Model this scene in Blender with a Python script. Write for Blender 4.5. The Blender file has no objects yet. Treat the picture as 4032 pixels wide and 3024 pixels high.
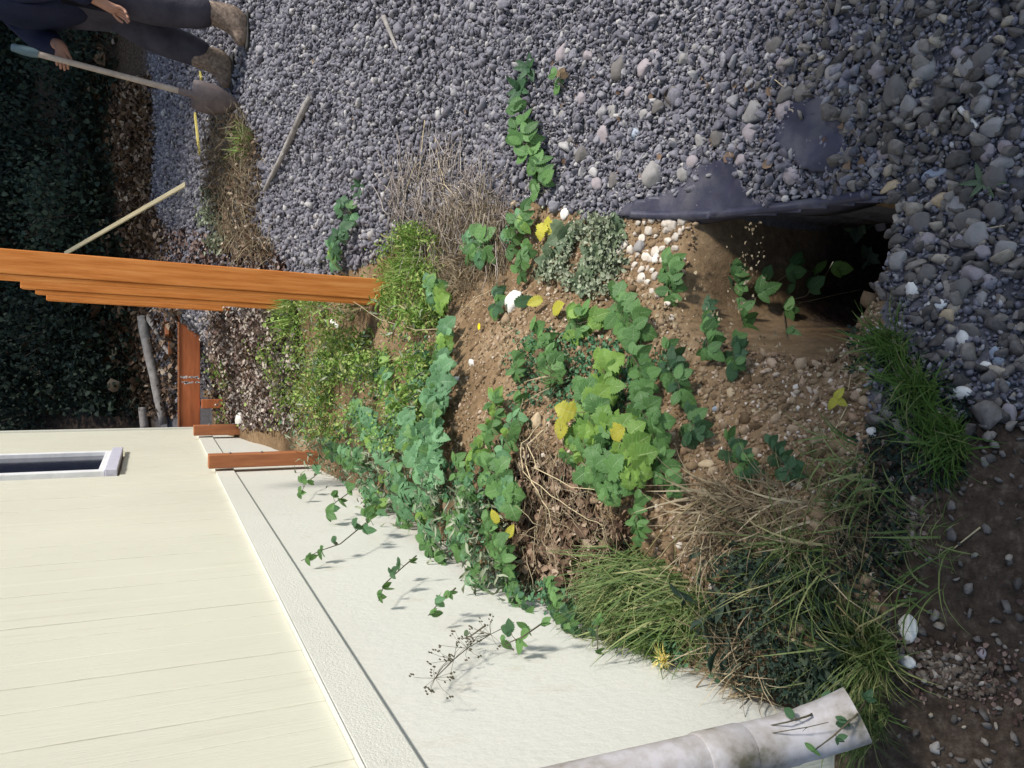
import bpy, math, random
import numpy as np
from mathutils import Vector, Matrix, noise
random.seed(7)
rng = np.random.default_rng(7)
sc = bpy.context.scene
COL = sc.collection
PI = math.pi

# ------------------------------------------------------------------ camera
PITCH = math.radians(24.4)
CP, SP = math.cos(PITCH), math.sin(PITCH)
FPX = 3126.0                      # focal length in pixels of the 4032 wide photograph
cd = bpy.data.cameras.new('camera')
cam = bpy.data.objects.new('camera', cd); COL.objects.link(cam)
cd.sensor_fit = 'HORIZONTAL'; cd.sensor_width = 36.0; cd.lens = 36.0 * FPX / 4032
cd.clip_start = 0.05; cd.clip_end = 400
cam.matrix_world = Matrix(((0, 1, 0, 0), (-SP, 0, -CP, 0), (-CP, 0, SP, 0), (0, 0, 0, 1)))
sc.camera = cam

# ------------------------------------------------------------------ world, sun, exposure
SUN = Vector((0.60, -0.20, 0.775)).normalized()
w = bpy.data.worlds.new('World'); sc.world = w; w.use_nodes = True
nt = w.node_tree; nt.nodes.clear()
sky = nt.nodes.new('ShaderNodeTexSky'); sky.sky_type = 'NISHITA'; sky.sun_disc = False
sky.sun_elevation = math.asin(SUN.z); sky.sun_rotation = math.atan2(SUN.x, SUN.y)
bg = nt.nodes.new('ShaderNodeBackground'); bg.inputs[1].default_value = 0.13
wo = nt.nodes.new('ShaderNodeOutputWorld')
nt.links.new(sky.outputs[0], bg.inputs[0]); nt.links.new(bg.outputs[0], wo.inputs[0])
ld = bpy.data.lights.new('sun', 'SUN'); ld.energy = 3.4; ld.angle = math.radians(7.0); ld.color = (1.0, 0.955, 0.89)
sun = bpy.data.objects.new('sun', ld); COL.objects.link(sun)
sun.rotation_euler = SUN.to_track_quat('Z', 'Y').to_euler()
sc.view_settings.view_transform = 'Standard'; sc.view_settings.look = 'None'
sc.view_settings.gamma = 1; sc.view_settings.use_curve_mapping = False
sc.view_settings.exposure = 0.6

# ------------------------------------------------------------------ materials
def _mat(name):
    m = bpy.data.materials.new(name); m.use_nodes = True
    n = m.node_tree; return m, n, n.nodes['Principled BSDF'], n.nodes['Material Output']
def N(n, t, **k):
    x = n.nodes.new(t)
    for a, b in k.items(): setattr(x, a, b)
    return x
def ramp(n, stops):
    r = N(n, 'ShaderNodeValToRGB'); e = r.color_ramp.elements
    while len(e) < len(stops): e.new(0.5)
    for q, (p, c) in zip(e, stops): q.position = p; q.color = (*c, 1) if len(c) == 3 else c
    return r
def math_(n, op, a, b=None, c=None):
    x = N(n, 'ShaderNodeMath', operation=op)
    for i, v in enumerate((a, b, c)):
        if v is None: continue
        if isinstance(v, (int, float)): x.inputs[i].default_value = v
        else: n.links.new(v, x.inputs[i])
    return x.outputs[0]
def mixc(n, f, a, b, mode='MIX'):
    x = N(n, 'ShaderNodeMix', data_type='RGBA', blend_type=mode)
    for s, v in ((x.inputs[0], f), (x.inputs[6], a), (x.inputs[7], b)):
        if isinstance(v, (int, float)): s.default_value = v
        elif isinstance(v, tuple): s.default_value = (*v, 1)
        else: n.links.new(v, s)
    return x.outputs[2]
def noise_tex(n, scale, detail=4, rough=.6, coord='Object', stretch=None):
    tc = N(n, 'ShaderNodeTexCoord'); t = N(n, 'ShaderNodeTexNoise')
    t.inputs['Scale'].default_value = scale; t.inputs['Detail'].default_value = detail; t.inputs['Roughness'].default_value = rough
    if stretch:
        mp = N(n, 'ShaderNodeMapping'); mp.inputs['Scale'].default_value = stretch
        n.links.new(tc.outputs[coord], mp.inputs[0]); n.links.new(mp.outputs[0], t.inputs[0])
    else: n.links.new(tc.outputs[coord], t.inputs[0])
    return t.outputs[0]
def bump(n, p, h, strength, dist):
    b = N(n, 'ShaderNodeBump'); b.inputs['Strength'].default_value = strength; b.inputs['Distance'].default_value = dist
    n.links.new(h, b.inputs['Height']); n.links.new(b.outputs[0], p.inputs['Normal'])

def mat_noise(name, stops, scale=8, rough=.8, bstr=.4, bdist=.004, detail=6, stretch=None, bscale=None, island=0, obrand=0, spec=.3):
    """noise-ramped colour with bump; island / obrand give brightness variation per loose piece / per object"""
    m, n, p, o = _mat(name)
    r = ramp(n, stops); f = noise_tex(n, scale, detail, .62, stretch=stretch); n.links.new(f, r.inputs[0])
    c = r.outputs[0]
    if island:
        g = N(n, 'ShaderNodeNewGeometry'); v = math_(n, 'MULTIPLY_ADD', g.outputs['Random Per Island'], 2 * island, 1 - island)
        c = mixc(n, 1.0, c, (1, 1, 1), 'MULTIPLY')
        hs = N(n, 'ShaderNodeHueSaturation'); n.links.new(v, hs.inputs['Value']); n.links.new(c, hs.inputs['Color']); c = hs.outputs[0]
    if obrand:
        g = N(n, 'ShaderNodeObjectInfo'); v = math_(n, 'MULTIPLY_ADD', g.outputs['Random'], 2 * obrand, 1 - obrand)
        hs = N(n, 'ShaderNodeHueSaturation'); n.links.new(v, hs.inputs['Value']); n.links.new(c, hs.inputs['Color']); c = hs.outputs[0]
    n.links.new(c, p.inputs['Base Color']); p.inputs['Roughness'].default_value = rough
    p.inputs['Specular IOR Level'].default_value = spec
    if bstr: bump(n, p, noise_tex(n, bscale or scale * 4, 6, .7, stretch=stretch), bstr, bdist)
    return m

def mat_islands(name, stops, rough=.85, nscale=60, bdist=.002, nmix=.35, translucent=0):
    """each loose piece takes its own colour from the ramp (stones, flakes, weed leaves)"""
    m, n, p, o = _mat(name)
    g = N(n, 'ShaderNodeNewGeometry'); r = ramp(n, stops); n.links.new(g.outputs['Random Per Island'], r.inputs[0])
    f = noise_tex(n, nscale, 5, .65)
    fr = ramp(n, [(.3, (.55, .55, .55)), (.7, (1.25, 1.25, 1.25))]); n.links.new(f, fr.inputs[0])
    c = mixc(n, nmix * 2, r.outputs[0], fr.outputs[0], 'MULTIPLY')
    n.links.new(c, p.inputs['Base Color']); p.inputs['Roughness'].default_value = rough
    p.inputs['Specular IOR Level'].default_value = .25
    bump(n, p, f, .6, bdist)
    if translucent:
        t = N(n, 'ShaderNodeBsdfTranslucent'); n.links.new(c, t.inputs[0])
        mx = N(n, 'ShaderNodeMixShader'); mx.inputs[0].default_value = translucent
        n.links.new(p.outputs[0], mx.inputs[1]); n.links.new(t.outputs[0], mx.inputs[2]); n.links.new(mx.outputs[0], o.inputs[0])
    return m

def mat_leaf(name, dark, light, vein, patch=None):
    m, n, p, o = _mat(name)
    uv = N(n, 'ShaderNodeUVMap'); uv.uv_map = 'UVMap'
    sx = N(n, 'ShaderNodeSeparateXYZ'); n.links.new(uv.outputs[0], sx.inputs[0])
    au = math_(n, 'ABSOLUTE', math_(n, 'SUBTRACT', sx.outputs[0], .5))
    q = math_(n, 'FRACT', math_(n, 'MULTIPLY', math_(n, 'SUBTRACT', sx.outputs[1], math_(n, 'MULTIPLY', au, .55)), 6.5))
    side = math_(n, 'LESS_THAN', math_(n, 'ABSOLUTE', math_(n, 'SUBTRACT', q, .5)), .07)
    mid = math_(n, 'LESS_THAN', au, .022)
    veins = math_(n, 'MAXIMUM', math_(n, 'MULTIPLY', side, .55), mid)
    oi = N(n, 'ShaderNodeObjectInfo')
    f = noise_tex(n, 38, 4, .6)
    mixf = math_(n, 'ADD', math_(n, 'MULTIPLY', f, .6), math_(n, 'MULTIPLY', oi.outputs['Random'], .55))
    r = ramp(n, [(.25, dark), (.85, light)]); n.links.new(mixf, r.inputs[0])
    c = r.outputs[0]
    if patch:
        pf = ramp(n, [(.5, (0, 0, 0)), (.62, (1, 1, 1))]); n.links.new(noise_tex(n, 24, 3, .5), pf.inputs[0])
        c = mixc(n, pf.outputs[0], c, patch)
    # a few dry specks
    sp = ramp(n, [(.68, (0, 0, 0)), (.74, (1, 1, 1))]); n.links.new(noise_tex(n, 120, 3, .6), sp.inputs[0])
    c = mixc(n, math_(n, 'MULTIPLY', sp.outputs[0], .5), c, (.16, .12, .04))
    c = mixc(n, math_(n, 'MULTIPLY', veins, .75), c, vein)
    n.links.new(c, p.inputs['Base Color']); p.inputs['Roughness'].default_value = .55
    p.inputs['Specular IOR Level'].default_value = .35
    hb = math_(n, 'SUBTRACT', math_(n, 'MULTIPLY', f, .5), veins); bump(n, p, hb, .7, .0012)
    t = N(n, 'ShaderNodeBsdfTranslucent')
    n.links.new(mixc(n, .5, c, (.25, .4, .05)), t.inputs[0])
    mx = N(n, 'ShaderNodeMixShader'); mx.inputs[0].default_value = .25
    n.links.new(p.outputs[0], mx.inputs[1]); n.links.new(t.outputs[0], mx.inputs[2]); n.links.new(mx.outputs[0], o.inputs[0])
    return m

M = {}
M['leaf_green'] = mat_leaf('leaf_green', (.042, .115, .030), (.13, .27, .075), (.27, .40, .19))
M['leaf_bright'] = mat_leaf('leaf_bright', (.09, .20, .03), (.23, .38, .07), (.36, .48, .20))
M['leaf_blue'] = mat_leaf('leaf_blue', (.055, .155, .065), (.16, .33, .15), (.31, .45, .28))
M['leaf_dark'] = mat_leaf('leaf_dark', (.026, .075, .032), (.06, .14, .06), (.10, .18, .10))
M['leaf_grey'] = mat_leaf('leaf_grey', (.08, .13, .07), (.18, .24, .13), (.26, .30, .2))
M['leaf_yellow'] = mat_leaf('leaf_yellow', (.38, .33, .03), (.60, .52, .06), (.5, .5, .15), patch=(.28, .36, .05))
M['leaf_dry'] = mat_leaf('leaf_dry', (.14, .085, .045), (.30, .20, .12), (.3, .22, .14))
M['cane'] = mat_noise('cane', [(.3, (.16, .13, .06)), (.7, (.28, .22, .11))], 30, .7, .3, .001)
M['cane_dark'] = mat_noise('cane_dark', [(.3, (.05, .06, .03)), (.7, (.12, .09, .06))], 30, .7, .3, .001)
M['cane_pale'] = mat_noise('cane_pale', [(.3, (.36, .29, .17)), (.7, (.52, .43, .27))], 30, .7, .3, .001, obrand=.2)
M['grass_green'] = mat_islands('grass_green', [(0, (.045, .11, .018)), (.5, (.085, .17, .03)), (.85, (.12, .20, .045)), (1, (.26, .25, .11))], .6, 20, .0005, .2, .2)
M['grass_olive'] = mat_islands('grass_olive', [(0, (.06, .11, .03)), (.5, (.12, .18, .05)), (.8, (.22, .27, .10)), (1, (.40, .36, .18))], .6, 20, .0005, .2, .2)
M['weed'] = mat_islands('weed', [(0, (.11, .22, .035)), (.4, (.21, .35, .07)), (.8, (.33, .45, .12)), (1, (.48, .46, .20))], .6, 40, .0005, .2, .3)
M['weed_blue'] = mat_islands('weed_blue', [(0, (.04, .11, .05)), (.5, (.08, .19, .09)), (1, (.15, .28, .15))], .6, 40, .0005, .2, .25)
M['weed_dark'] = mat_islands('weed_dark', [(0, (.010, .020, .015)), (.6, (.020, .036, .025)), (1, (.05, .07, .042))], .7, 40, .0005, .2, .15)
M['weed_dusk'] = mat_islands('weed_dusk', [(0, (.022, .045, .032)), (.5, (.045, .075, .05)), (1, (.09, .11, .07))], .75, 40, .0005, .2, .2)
M['weed_grey'] = mat_islands('weed_grey', [(0, (.14, .17, .10)), (.5, (.26, .30, .19)), (1, (.40, .43, .31))], .75, 40, .0005, .2, .2)
M['litter'] = mat_islands('litter', [(0, (.07, .04, .025)), (.4, (.15, .095, .06)), (.8, (.26, .18, .12)), (1, (.42, .34, .25))], .85, 60, .001, .25)
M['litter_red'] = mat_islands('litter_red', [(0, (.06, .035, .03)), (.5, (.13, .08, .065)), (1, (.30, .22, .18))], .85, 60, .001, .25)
M['straw'] = mat_islands('straw', [(0, (.13, .09, .05)), (.5, (.26, .20, .12)), (1, (.44, .37, .24))], .8, 60, .001, .25)
M['straw_grey'] = mat_islands('straw_grey', [(0, (.17, .14, .13)), (.5, (.33, .28, .24)), (1, (.50, .44, .37))], .8, 60, .001, .25)
M['gravel'] = mat_islands('gravel', [(0, (.118, .113, .132)), (.5, (.178, .170, .194)), (.85, (.25, .24, .258)), (.96, (.32, .305, .295)), (1, (.46, .44, .42))], .88, 110, .0025, .4)
M['gravel_shade_tone'] = mat_islands('gravel_shade_tone', [(0, (.08, .072, .064)), (.5, (.14, .125, .112)), (.9, (.24, .215, .185)), (1, (.40, .34, .26))], .88, 90, .0025, .4)  # near copy of the gravel, foreground shade partly put into its darker colour
M['pebble'] = mat_noise('pebble', [(.3, (.42, .35, .28)), (.7, (.66, .60, .51))], 30, .75, .5, .0015, obrand=.22)
M['grit'] = mat_islands('grit', [(0, (.20, .125, .07)), (.5, (.33, .22, .14)), (.85, (.50, .40, .30)), (1, (.66, .60, .52))], .85, 90, .001, .3)
for nm, a, b in (('white', (.60, .58, .52), (.78, .76, .70)), ('grey', (.20, .19, .18), (.34, .32, .30)), ('tan', (.36, .27, .16), (.52, .41, .27)),
                 ('dark', (.11, .10, .092), (.18, .165, .15)), ('mauve', (.24, .205, .21), (.36, .315, .32)), ('blue', (.24, .27, .32), (.36, .40, .45))):
    M['stone_' + nm] = mat_noise('stone_' + nm, [(.28, a), (.5, tuple(.5 * (p + q) for p, q in zip(a, b))), (.75, b)], 22, .85, .7, .003, bscale=70)
M['wood_orange'] = mat_noise('wood_orange', [(.25, (.40, .125, .026)), (.42, (.55, .185, .042)), (.55, (.64, .235, .06)), (.75, (.74, .32, .10))], 9, .78, .5, .002, stretch=(7, 7, .45), bscale=26, obrand=.12, spec=.15)
M['wood_red'] = mat_noise('wood_red', [(.25, (.26, .075, .025)), (.55, (.40, .12, .042)), (.85, (.50, .18, .07))], 7, .65, .35, .0015, stretch=(.8, 6, 6), bscale=30, obrand=.08)
M['wood_brown'] = mat_noise('wood_brown', [(.25, (.24, .085, .035)), (.55, (.36, .135, .055)), (.85, (.46, .20, .09))], 7, .65, .35, .0015, stretch=(6, 6, .7), bscale=30)
M['wood_pale'] = mat_noise('wood_pale', [(.3, (.62, .50, .27)), (.7, (.78, .66, .40))], 9, .7, .3, .001, stretch=(1, 6, 6))
M['wood_yellow'] = mat_noise('wood_yellow', [(.3, (.62, .50, .12)), (.7, (.76, .64, .22))], 9, .6, .3, .001)
M['bark_grey'] = mat_noise('bark_grey', [(.25, (.15, .135, .125)), (.55, (.30, .275, .25)), (.8, (.42, .39, .35))], 20, .85, .8, .004)
M['bark_dark'] = mat_noise('bark_dark', [(.25, (.035, .03, .026)), (.8, (.09, .075, .06))], 10, .9, .9, .01)
M['handle'] = mat_noise('handle', [(.3, (.36, .29, .23)), (.7, (.52, .44, .36))], 14, .7, .3, .001)
M['steel_muddy'] = mat_noise('steel_muddy', [(.35, (.10, .075, .07)), (.6, (.19, .15, .14)), (.78, (.42, .38, .36))], 9, .6, .5, .002)
M['plastic_teal'] = mat_noise('plastic_teal', [(.3, (.08, .13, .15)), (.7, (.15, .21, .23))], 10, .5, .1, .001)
M['paint_white'] = mat_noise('paint_white', [(.3, (.66, .66, .66)), (.7, (.80, .80, .79))], 20, .6, .2, .001)
M['pvc'] = mat_noise('pvc', [(.34, (.13, .12, .08)), (.44, (.34, .31, .28)), (.58, (.50, .475, .48)), (.8, (.58, .56, .57))], 11, .6, .12, .001, spec=.45)
M['glass_dark'] = mat_noise('glass_dark', [(.3, (.010, .013, .03)), (.7, (.022, .026, .05))], 2, .12, 0, 0, spec=.5)
M['lilac_shade'] = mat_noise('lilac_shade', [(.3, (.45, .44, .52)), (.7, (.58, .57, .64))], 60, .6, .3, .001)  # white window casing with its shaded tone put into the colour
M['navy_cloth'] = mat_noise('navy_cloth', [(.3, (.006, .009, .030)), (.7, (.016, .021, .052))], 6, .85, .5, .012, bscale=9)
M['grey_cloth'] = mat_noise('grey_cloth', [(.3, (.030, .028, .040)), (.7, (.075, .068, .085))], 7, .85, .6, .015, bscale=9)
M['dark_cloth'] = mat_noise('dark_cloth', [(.3, (.012, .012, .022)), (.7, (.035, .033, .045))], 7, .85, .5, .012, bscale=9)
M['skin'] = mat_noise('skin', [(.3, (.36, .19, .13)), (.7, (.46, .25, .17))], 12, .55, .2, .001)
M['hair'] = mat_noise('hair', [(.3, (.03, .02, .015)), (.7, (.07, .045, .03))], 60, .7, .6, .003)
M['boot'] = mat_noise('boot', [(.35, (.12, .085, .065)), (.55, (.26, .19, .14)), (.7, (.36, .28, .21))], 55, .8, .6, .002)
M['sole'] = mat_noise('sole', [(.3, (.02, .02, .02)), (.7, (.05, .045, .04))], 20, .8, .2, .001)
M['fabric'] = mat_noise('fabric', [(.3, (.016, .016, .030)), (.5, (.030, .030, .052)), (.7, (.080, .076, .088))], 9, .5, .5, .004, bscale=16, spec=.4)
M['moss'] = mat_noise('moss', [(.35, (.06, .07, .035)), (.55, (.16, .17, .10)), (.7, (.45, .43, .40))], 25, .9, .9, .003)
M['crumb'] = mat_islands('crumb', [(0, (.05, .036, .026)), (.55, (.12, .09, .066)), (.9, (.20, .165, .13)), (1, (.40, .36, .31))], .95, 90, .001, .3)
M['clod'] = mat_islands('clod', [(0, (.12, .078, .042)), (.5, (.22, .15, .085)), (1, (.37, .275, .18))], .95, 90, .001, .3)
M['flower'] = mat_noise('flower', [(.3, (.75, .55, .01)), (.7, (.85, .70, .03))], 30, .6, .2, .001)

def mat_painted(name, base, dirt, grain, rough=.6, streak=(12, 12, .5)):
    m, n, p, o = _mat(name)
    f = noise_tex(n, 1.6, 5, .6); r = ramp(n, [(.3, tuple(.93 * b for b in base)), (.7, base)]); n.links.new(f, r.inputs[0])
    s = ramp(n, [(.58, (0, 0, 0)), (.8, (1, 1, 1))]); sf = noise_tex(n, 3, 8, .7, stretch=streak); n.links.new(sf, s.inputs[0])
    c = mixc(n, math_(n, 'MULTIPLY', s.outputs[0], .75), r.outputs[0], dirt)
    sp = ramp(n, [(.72, (0, 0, 0)), (.76, (1, 1, 1))]); n.links.new(noise_tex(n, 26, 4, .7), sp.inputs[0])
    c = mixc(n, math_(n, 'MULTIPLY', sp.outputs[0], .35), c, dirt)
    n.links.new(c, p.inputs['Base Color']); p.inputs['Roughness'].default_value = rough
    bump(n, p, noise_tex(n, grain, 6, .7, stretch=streak), .8, .003)
    return m
M['siding'] = mat_painted('siding', (.635, .62, .50), (.44, .41, .31), 14)
M['trim'] = mat_painted('trim', (.645, .64, .56), (.50, .48, .40), 60, streak=(3, 3, 3))
M['skirting'] = mat_painted('skirting', (.625, .62, .55), (.44, .39, .27), 30, streak=(2, 2, 1.2))

# ground: per-vertex weight says soil (1) / gravel bed (0) / humus and painted pit shade (b channel)
def mat_ground():
    m, n, p, o = _mat('ground')
    a = N(n, 'ShaderNodeVertexColor'); a.layer_name = 'cover'
    s = N(n, 'ShaderNodeSeparateColor'); n.links.new(a.outputs[0], s.inputs[0])
    f1 = noise_tex(n, 5, 8, .68); f2 = noise_tex(n, 55, 6, .7)
    soil = ramp(n, [(.3, (.125, .080, .042)), (.5, (.225, .150, .082)), (.72, (.34, .245, .15))]); n.links.new(f1, soil.inputs[0])
    sg = ramp(n, [(.35, (.6, .6, .6)), (.62, (1.0, 1.0, 1.0)), (.74, (1.6, 1.6, 1.6))]); n.links.new(f2, sg.inputs[0])
    soilc = mixc(n, .8, soil.outputs[0], sg.outputs[0], 'MULTIPLY')
    bed = ramp(n, [(.3, (.075, .071, .075)), (.7, (.16, .153, .16))]); n.links.new(f2, bed.inputs[0])
    dark_cover = ramp(n, [(.3, (.026, .018, .012)), (.55, (.07, .05, .036)), (.75, (.15, .12, .09))]); n.links.new(f2, dark_cover.inputs[0])
    jit = math_(n, 'ADD', s.outputs[0], math_(n, 'MULTIPLY', math_(n, 'SUBTRACT', f1, .5), .7))
    jr = ramp(n, [(.4, (0, 0, 0)), (.6, (1, 1, 1))]); n.links.new(jit, jr.inputs[0])
    c = mixc(n, jr.outputs[0], bed.outputs[0], soilc)
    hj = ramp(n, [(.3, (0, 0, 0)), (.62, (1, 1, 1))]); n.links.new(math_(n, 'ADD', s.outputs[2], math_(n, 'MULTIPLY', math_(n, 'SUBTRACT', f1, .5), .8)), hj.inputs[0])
    c = mixc(n, hj.outputs[0], c, dark_cover.outputs[0])
    n.links.new(c, p.inputs['Base Color']); p.inputs['Roughness'].default_value = .95; p.inputs['Specular IOR Level'].default_value = .15
    bump(n, p, math_(n, 'ADD', f2, f1), .9, .006)
    return m
M['ground'] = mat_ground()

# ------------------------------------------------------------------ mesh helpers
def link(o, parent=None):
    COL.objects.link(o)
    if parent: o.parent = parent
    return o
def mesh(name, verts, faces, mat, parent=None, smooth=False):
    me = bpy.data.meshes.new(name); me.from_pydata([tuple(v) for v in verts], [], faces); me.update()
    if isinstance(mat, str): mat = M[mat]
    me.materials.append(mat)
    if smooth: me.polygons.foreach_set('use_smooth', [True] * len(me.polygons))
    return link(bpy.data.objects.new(name, me), parent)
def tag(o, label=None, cat=None, group=None, kind=None):
    if label: o['label'] = label
    if cat: o['category'] = cat
    if group: o['group'] = group
    if kind: o['kind'] = kind
    return o
def empty(name, loc=(0, 0, 0), rz=0):
    o = bpy.data.objects.new(name, None); o.location = loc; o.rotation_euler = (0, 0, rz); o.empty_display_size = .05
    return link(o)
def box_v(x0, x1, y0, y1, z0, z1):
    return ([(x, y, z) for z in (z0, z1) for y in (y0, y1) for x in (x0, x1)],
            [(0, 2, 3, 1), (4, 5, 7, 6), (0, 1, 5, 4), (2, 6, 7, 3), (0, 4, 6, 2), (1, 3, 7, 5)])
def box(name, b, mat, parent=None, bevel=.003):
    v, f = box_v(*b); o = mesh(name, v, f, mat, parent)
    if bevel:
        md = o.modifiers.new('bevel', 'BEVEL'); md.width = bevel; md.segments = 2; md.limit_method = 'ANGLE'
    return o
def tube_vf(pts, radii, sides=6, base=0):
    V, F = [], []; pts = [Vector(p) for p in pts]
    if isinstance(radii, (int, float)): radii = [radii] * len(pts)
    up = Vector((.13, .31, .94))
    for i, p in enumerate(pts):
        d = (pts[min(i + 1, len(pts) - 1)] - pts[max(i - 1, 0)]).normalized()
        a = d.cross(up)
        if a.length < 1e-3: a = d.cross(Vector((1, 0, 0)))
        a.normalize(); b = d.cross(a)
        for k in range(sides):
            t = 2 * PI * k / sides; V.append(p + (a * math.cos(t) + b * math.sin(t)) * radii[i])
    for i in range(len(pts) - 1):
        for k in range(sides):
            q = base + i * sides; F.append((q + k, q + (k + 1) % sides, q + sides + (k + 1) % sides, q + sides + k))
    F.append(tuple(base + k for k in range(sides))[::-1]); e = base + (len(pts) - 1) * sides; F.append(tuple(e + k for k in range(sides)))
    return V, F
def tube(name, pts, radii, mat, parent=None, sides=8, smooth=True):
    v, f = tube_vf(pts, radii, sides); o = mesh(name, v, f, mat, parent, smooth)
    for q in (-1, -2): o.data.polygons[q].use_smooth = False
    if sides > 10: o.data.set_sharp_from_angle(angle=.7)
    return o

def merged(name, T, idx, P, R, S, mat, smooth=False, parent=None):
    """many small templates joined into one mesh. T: list of (verts, tris); idx which; P positions; R Nx3x3; S Nx3"""
    VV, FF, off = [], [], 0
    for t, (tv, tf) in enumerate(T):
        w_ = np.where(idx == t)[0]
        if not len(w_): continue
        v = tv[None] * S[w_][:, None, :]; v = np.einsum('nij,nkj->nki', R[w_], v) + P[w_][:, None, :]
        VV.append(v.reshape(-1, 3))
        f = tf[None] + (np.arange(len(w_)) * len(tv))[:, None, None] + off
        FF.append(f.reshape(-1, 3)); off += len(w_) * len(tv)
    V = np.concatenate(VV).astype(np.float32); F = np.concatenate(FF).astype(np.int32)
    me = bpy.data.meshes.new(name)
    me.vertices.add(len(V)); me.vertices.foreach_set('co', V.ravel())
    me.loops.add(F.size); me.loops.foreach_set('vertex_index', F.ravel())
    me.polygons.add(len(F)); me.polygons.foreach_set('loop_start', np.arange(0, F.size, 3, dtype=np.int32))
    me.polygons.foreach_set('loop_total', np.full(len(F), 3, dtype=np.int32))
    if smooth: me.polygons.foreach_set('use_smooth', np.ones(len(F), dtype=bool))
    me.update(calc_edges=True); me.materials.append(M[mat] if isinstance(mat, str) else mat)
    return link(bpy.data.objects.new(name, me), parent)
def rots(n, tilt=PI, rng_=rng):
    a = rng_.uniform(0, 2 * PI, n); b = rng_.uniform(-tilt, tilt, n); c = rng_.uniform(-tilt, tilt, n)
    def ax(t, i):
        m = np.zeros((n, 3, 3)); j, k = (i + 1) % 3, (i + 2) % 3
        m[:, i, i] = 1; m[:, j, j] = np.cos(t); m[:, k, k] = np.cos(t); m[:, j, k] = -np.sin(t); m[:, k, j] = np.sin(t); return m
    return np.einsum('nij,njk,nkl->nil', ax(a, 2), ax(b, 0), ax(c, 1))

# ------------------------------------------------------------------ terrain
ZL = [(-40, -2.2), (-3, -1.9), (.3, -1.52), (.7, -1.36), (.95, -1.15), (1.1, -1.03), (1.5, -.93), (2, -.88), (3, -.83), (4, -.80), (5, -.68), (5.8, -.50), (6.0, -.47), (6.12, -.78), (6.5, -.74), (6.75, -.30), (7.0, -.12)]
ZLy = np.array([a for a, _ in ZL]); ZLz = np.array([b for _, b in ZL])
def sstep(a, b, x):
    t = np.clip((x - a) / (b - a), 0, 1); return t * t * (3 - 2 * t)
def vnoise(x, y, s, seed):
    X = x * s + seed * 17.3; Y = y * s + seed * 5.1
    xi = np.floor(X); yi = np.floor(Y); fx = X - xi; fy = Y - yi; fx = fx * fx * (3 - 2 * fx); fy = fy * fy * (3 - 2 * fy)
    h = lambda a, b: (np.sin(a * 127.1 + b * 311.7 + seed) * 43758.5453) % 1.0
    return (h(xi, yi) * (1 - fx) + h(xi + 1, yi) * fx) * (1 - fy) + (h(xi, yi + 1) * (1 - fx) + h(xi + 1, yi + 1) * fx) * fy - .5
def T0(x, y):
    x = np.asarray(x, float); y = np.asarray(y, float)
    yy = np.clip(y, -6, None)
    zr = np.where(yy < 6.6, -1.75 + .25 * yy, -.10 + .12 * (yy - 6.6))
    zl = np.interp(y, ZLy, ZLz); zl = np.where(y > 7, -.12 + .1 * (y - 7), zl)
    z = zl + (zr - zl) * sstep(-.42, .36, x - .05 * y)
    z = z + .30 * sstep(7.0, 7.55, y) + np.clip(y - 7.5, 0, 60) * .60
    # hump of spoil soil between the wall and the gravel, soft undulation everywhere
    z = z + .05 * np.exp(-((x - .05) / .3) ** 2 - ((y - 2.3) / .5) ** 2)
    z = z + .05 * vnoise(x, y, 1.7, 1) + .028 * vnoise(x, y, 5, 2) + .012 * vnoise(x, y, 14, 3)
    return z
def pit(x, y):
    """0..1 depth profile of the dug hole beside the fabric edge"""
    u = (x - .265) ; v = (y - 1.385)
    c = x - (.095 + .20 * (y - 1.24)) # distance from the left lip
    a = sstep(-.06, .07, c); b = 1 - sstep(.0, .025, x - (.372 + .17 * (y - 1.24)))
    e = sstep(-.21, -.15, v) * (1 - sstep(.13, .36, v))
    return sstep(0, .55, a * b * e)
def TZ(x, y): return T0(x, y) - .85 * pit(np.asarray(x, float), np.asarray(y, float))

def ray(X, Y):
    """ray through a point of the 2212 wide picture"""
    px, py = X * 4032 / 2212, Y * 4032 / 2212
    u = 1512 - py; v = 2016 - px
    return np.stack([u, FPX * CP + v * SP, v * CP - FPX * SP], -1) if isinstance(px, np.ndarray) else np.array([u, FPX * CP + v * SP, v * CP - FPX * SP])
def hit(X, Y, h=0.0, surf=TZ):
    """where that ray meets the ground (plus h)"""
    X = np.atleast_1d(np.asarray(X, float)); Y = np.atleast_1d(np.asarray(Y, float)); h = np.broadcast_to(np.asarray(h, float), X.shape)
    d = ray(X, Y); d = d / d[:, 1:2]
    lo = np.full(X.shape, .45); hi = np.full(X.shape, np.nan)
    ts = np.concatenate([np.arange(.45, 9, .055), np.arange(9, 30, .6)])
    prev = ts[0]
    for t in ts[1:]:
        below = d[:, 2] * t < surf(d[:, 0] * t, np.full(X.shape, t)) + h
        new = below & np.isnan(hi); hi[new] = t; lo[new] = prev; prev = t
    hi = np.where(np.isnan(hi), 30, hi)
    for _ in range(10):
        m = (lo + hi) / 2; b = d[:, 2] * m < surf(d[:, 0] * m, m) + h
        hi = np.where(b, m, hi); lo = np.where(b, lo, m)
    P = d * hi[:, None]
    return P
def G(X, Y, h=0.0): return Vector(hit(X, Y, h)[0])
def proj(x, y, z):
    """world to 2212-wide picture coordinates"""
    f = y * CP - z * SP; v = (y * SP + z * CP) / np.maximum(f, 1e-3) * FPX; u = x / np.maximum(f, 1e-3) * FPX
    X = (2016 - v) * 2212 / 4032; Y = (1512 - u) * 2212 / 4032
    return np.where(f > .05, X, -9e9), np.where(f > .05, Y, -9e9)
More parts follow.
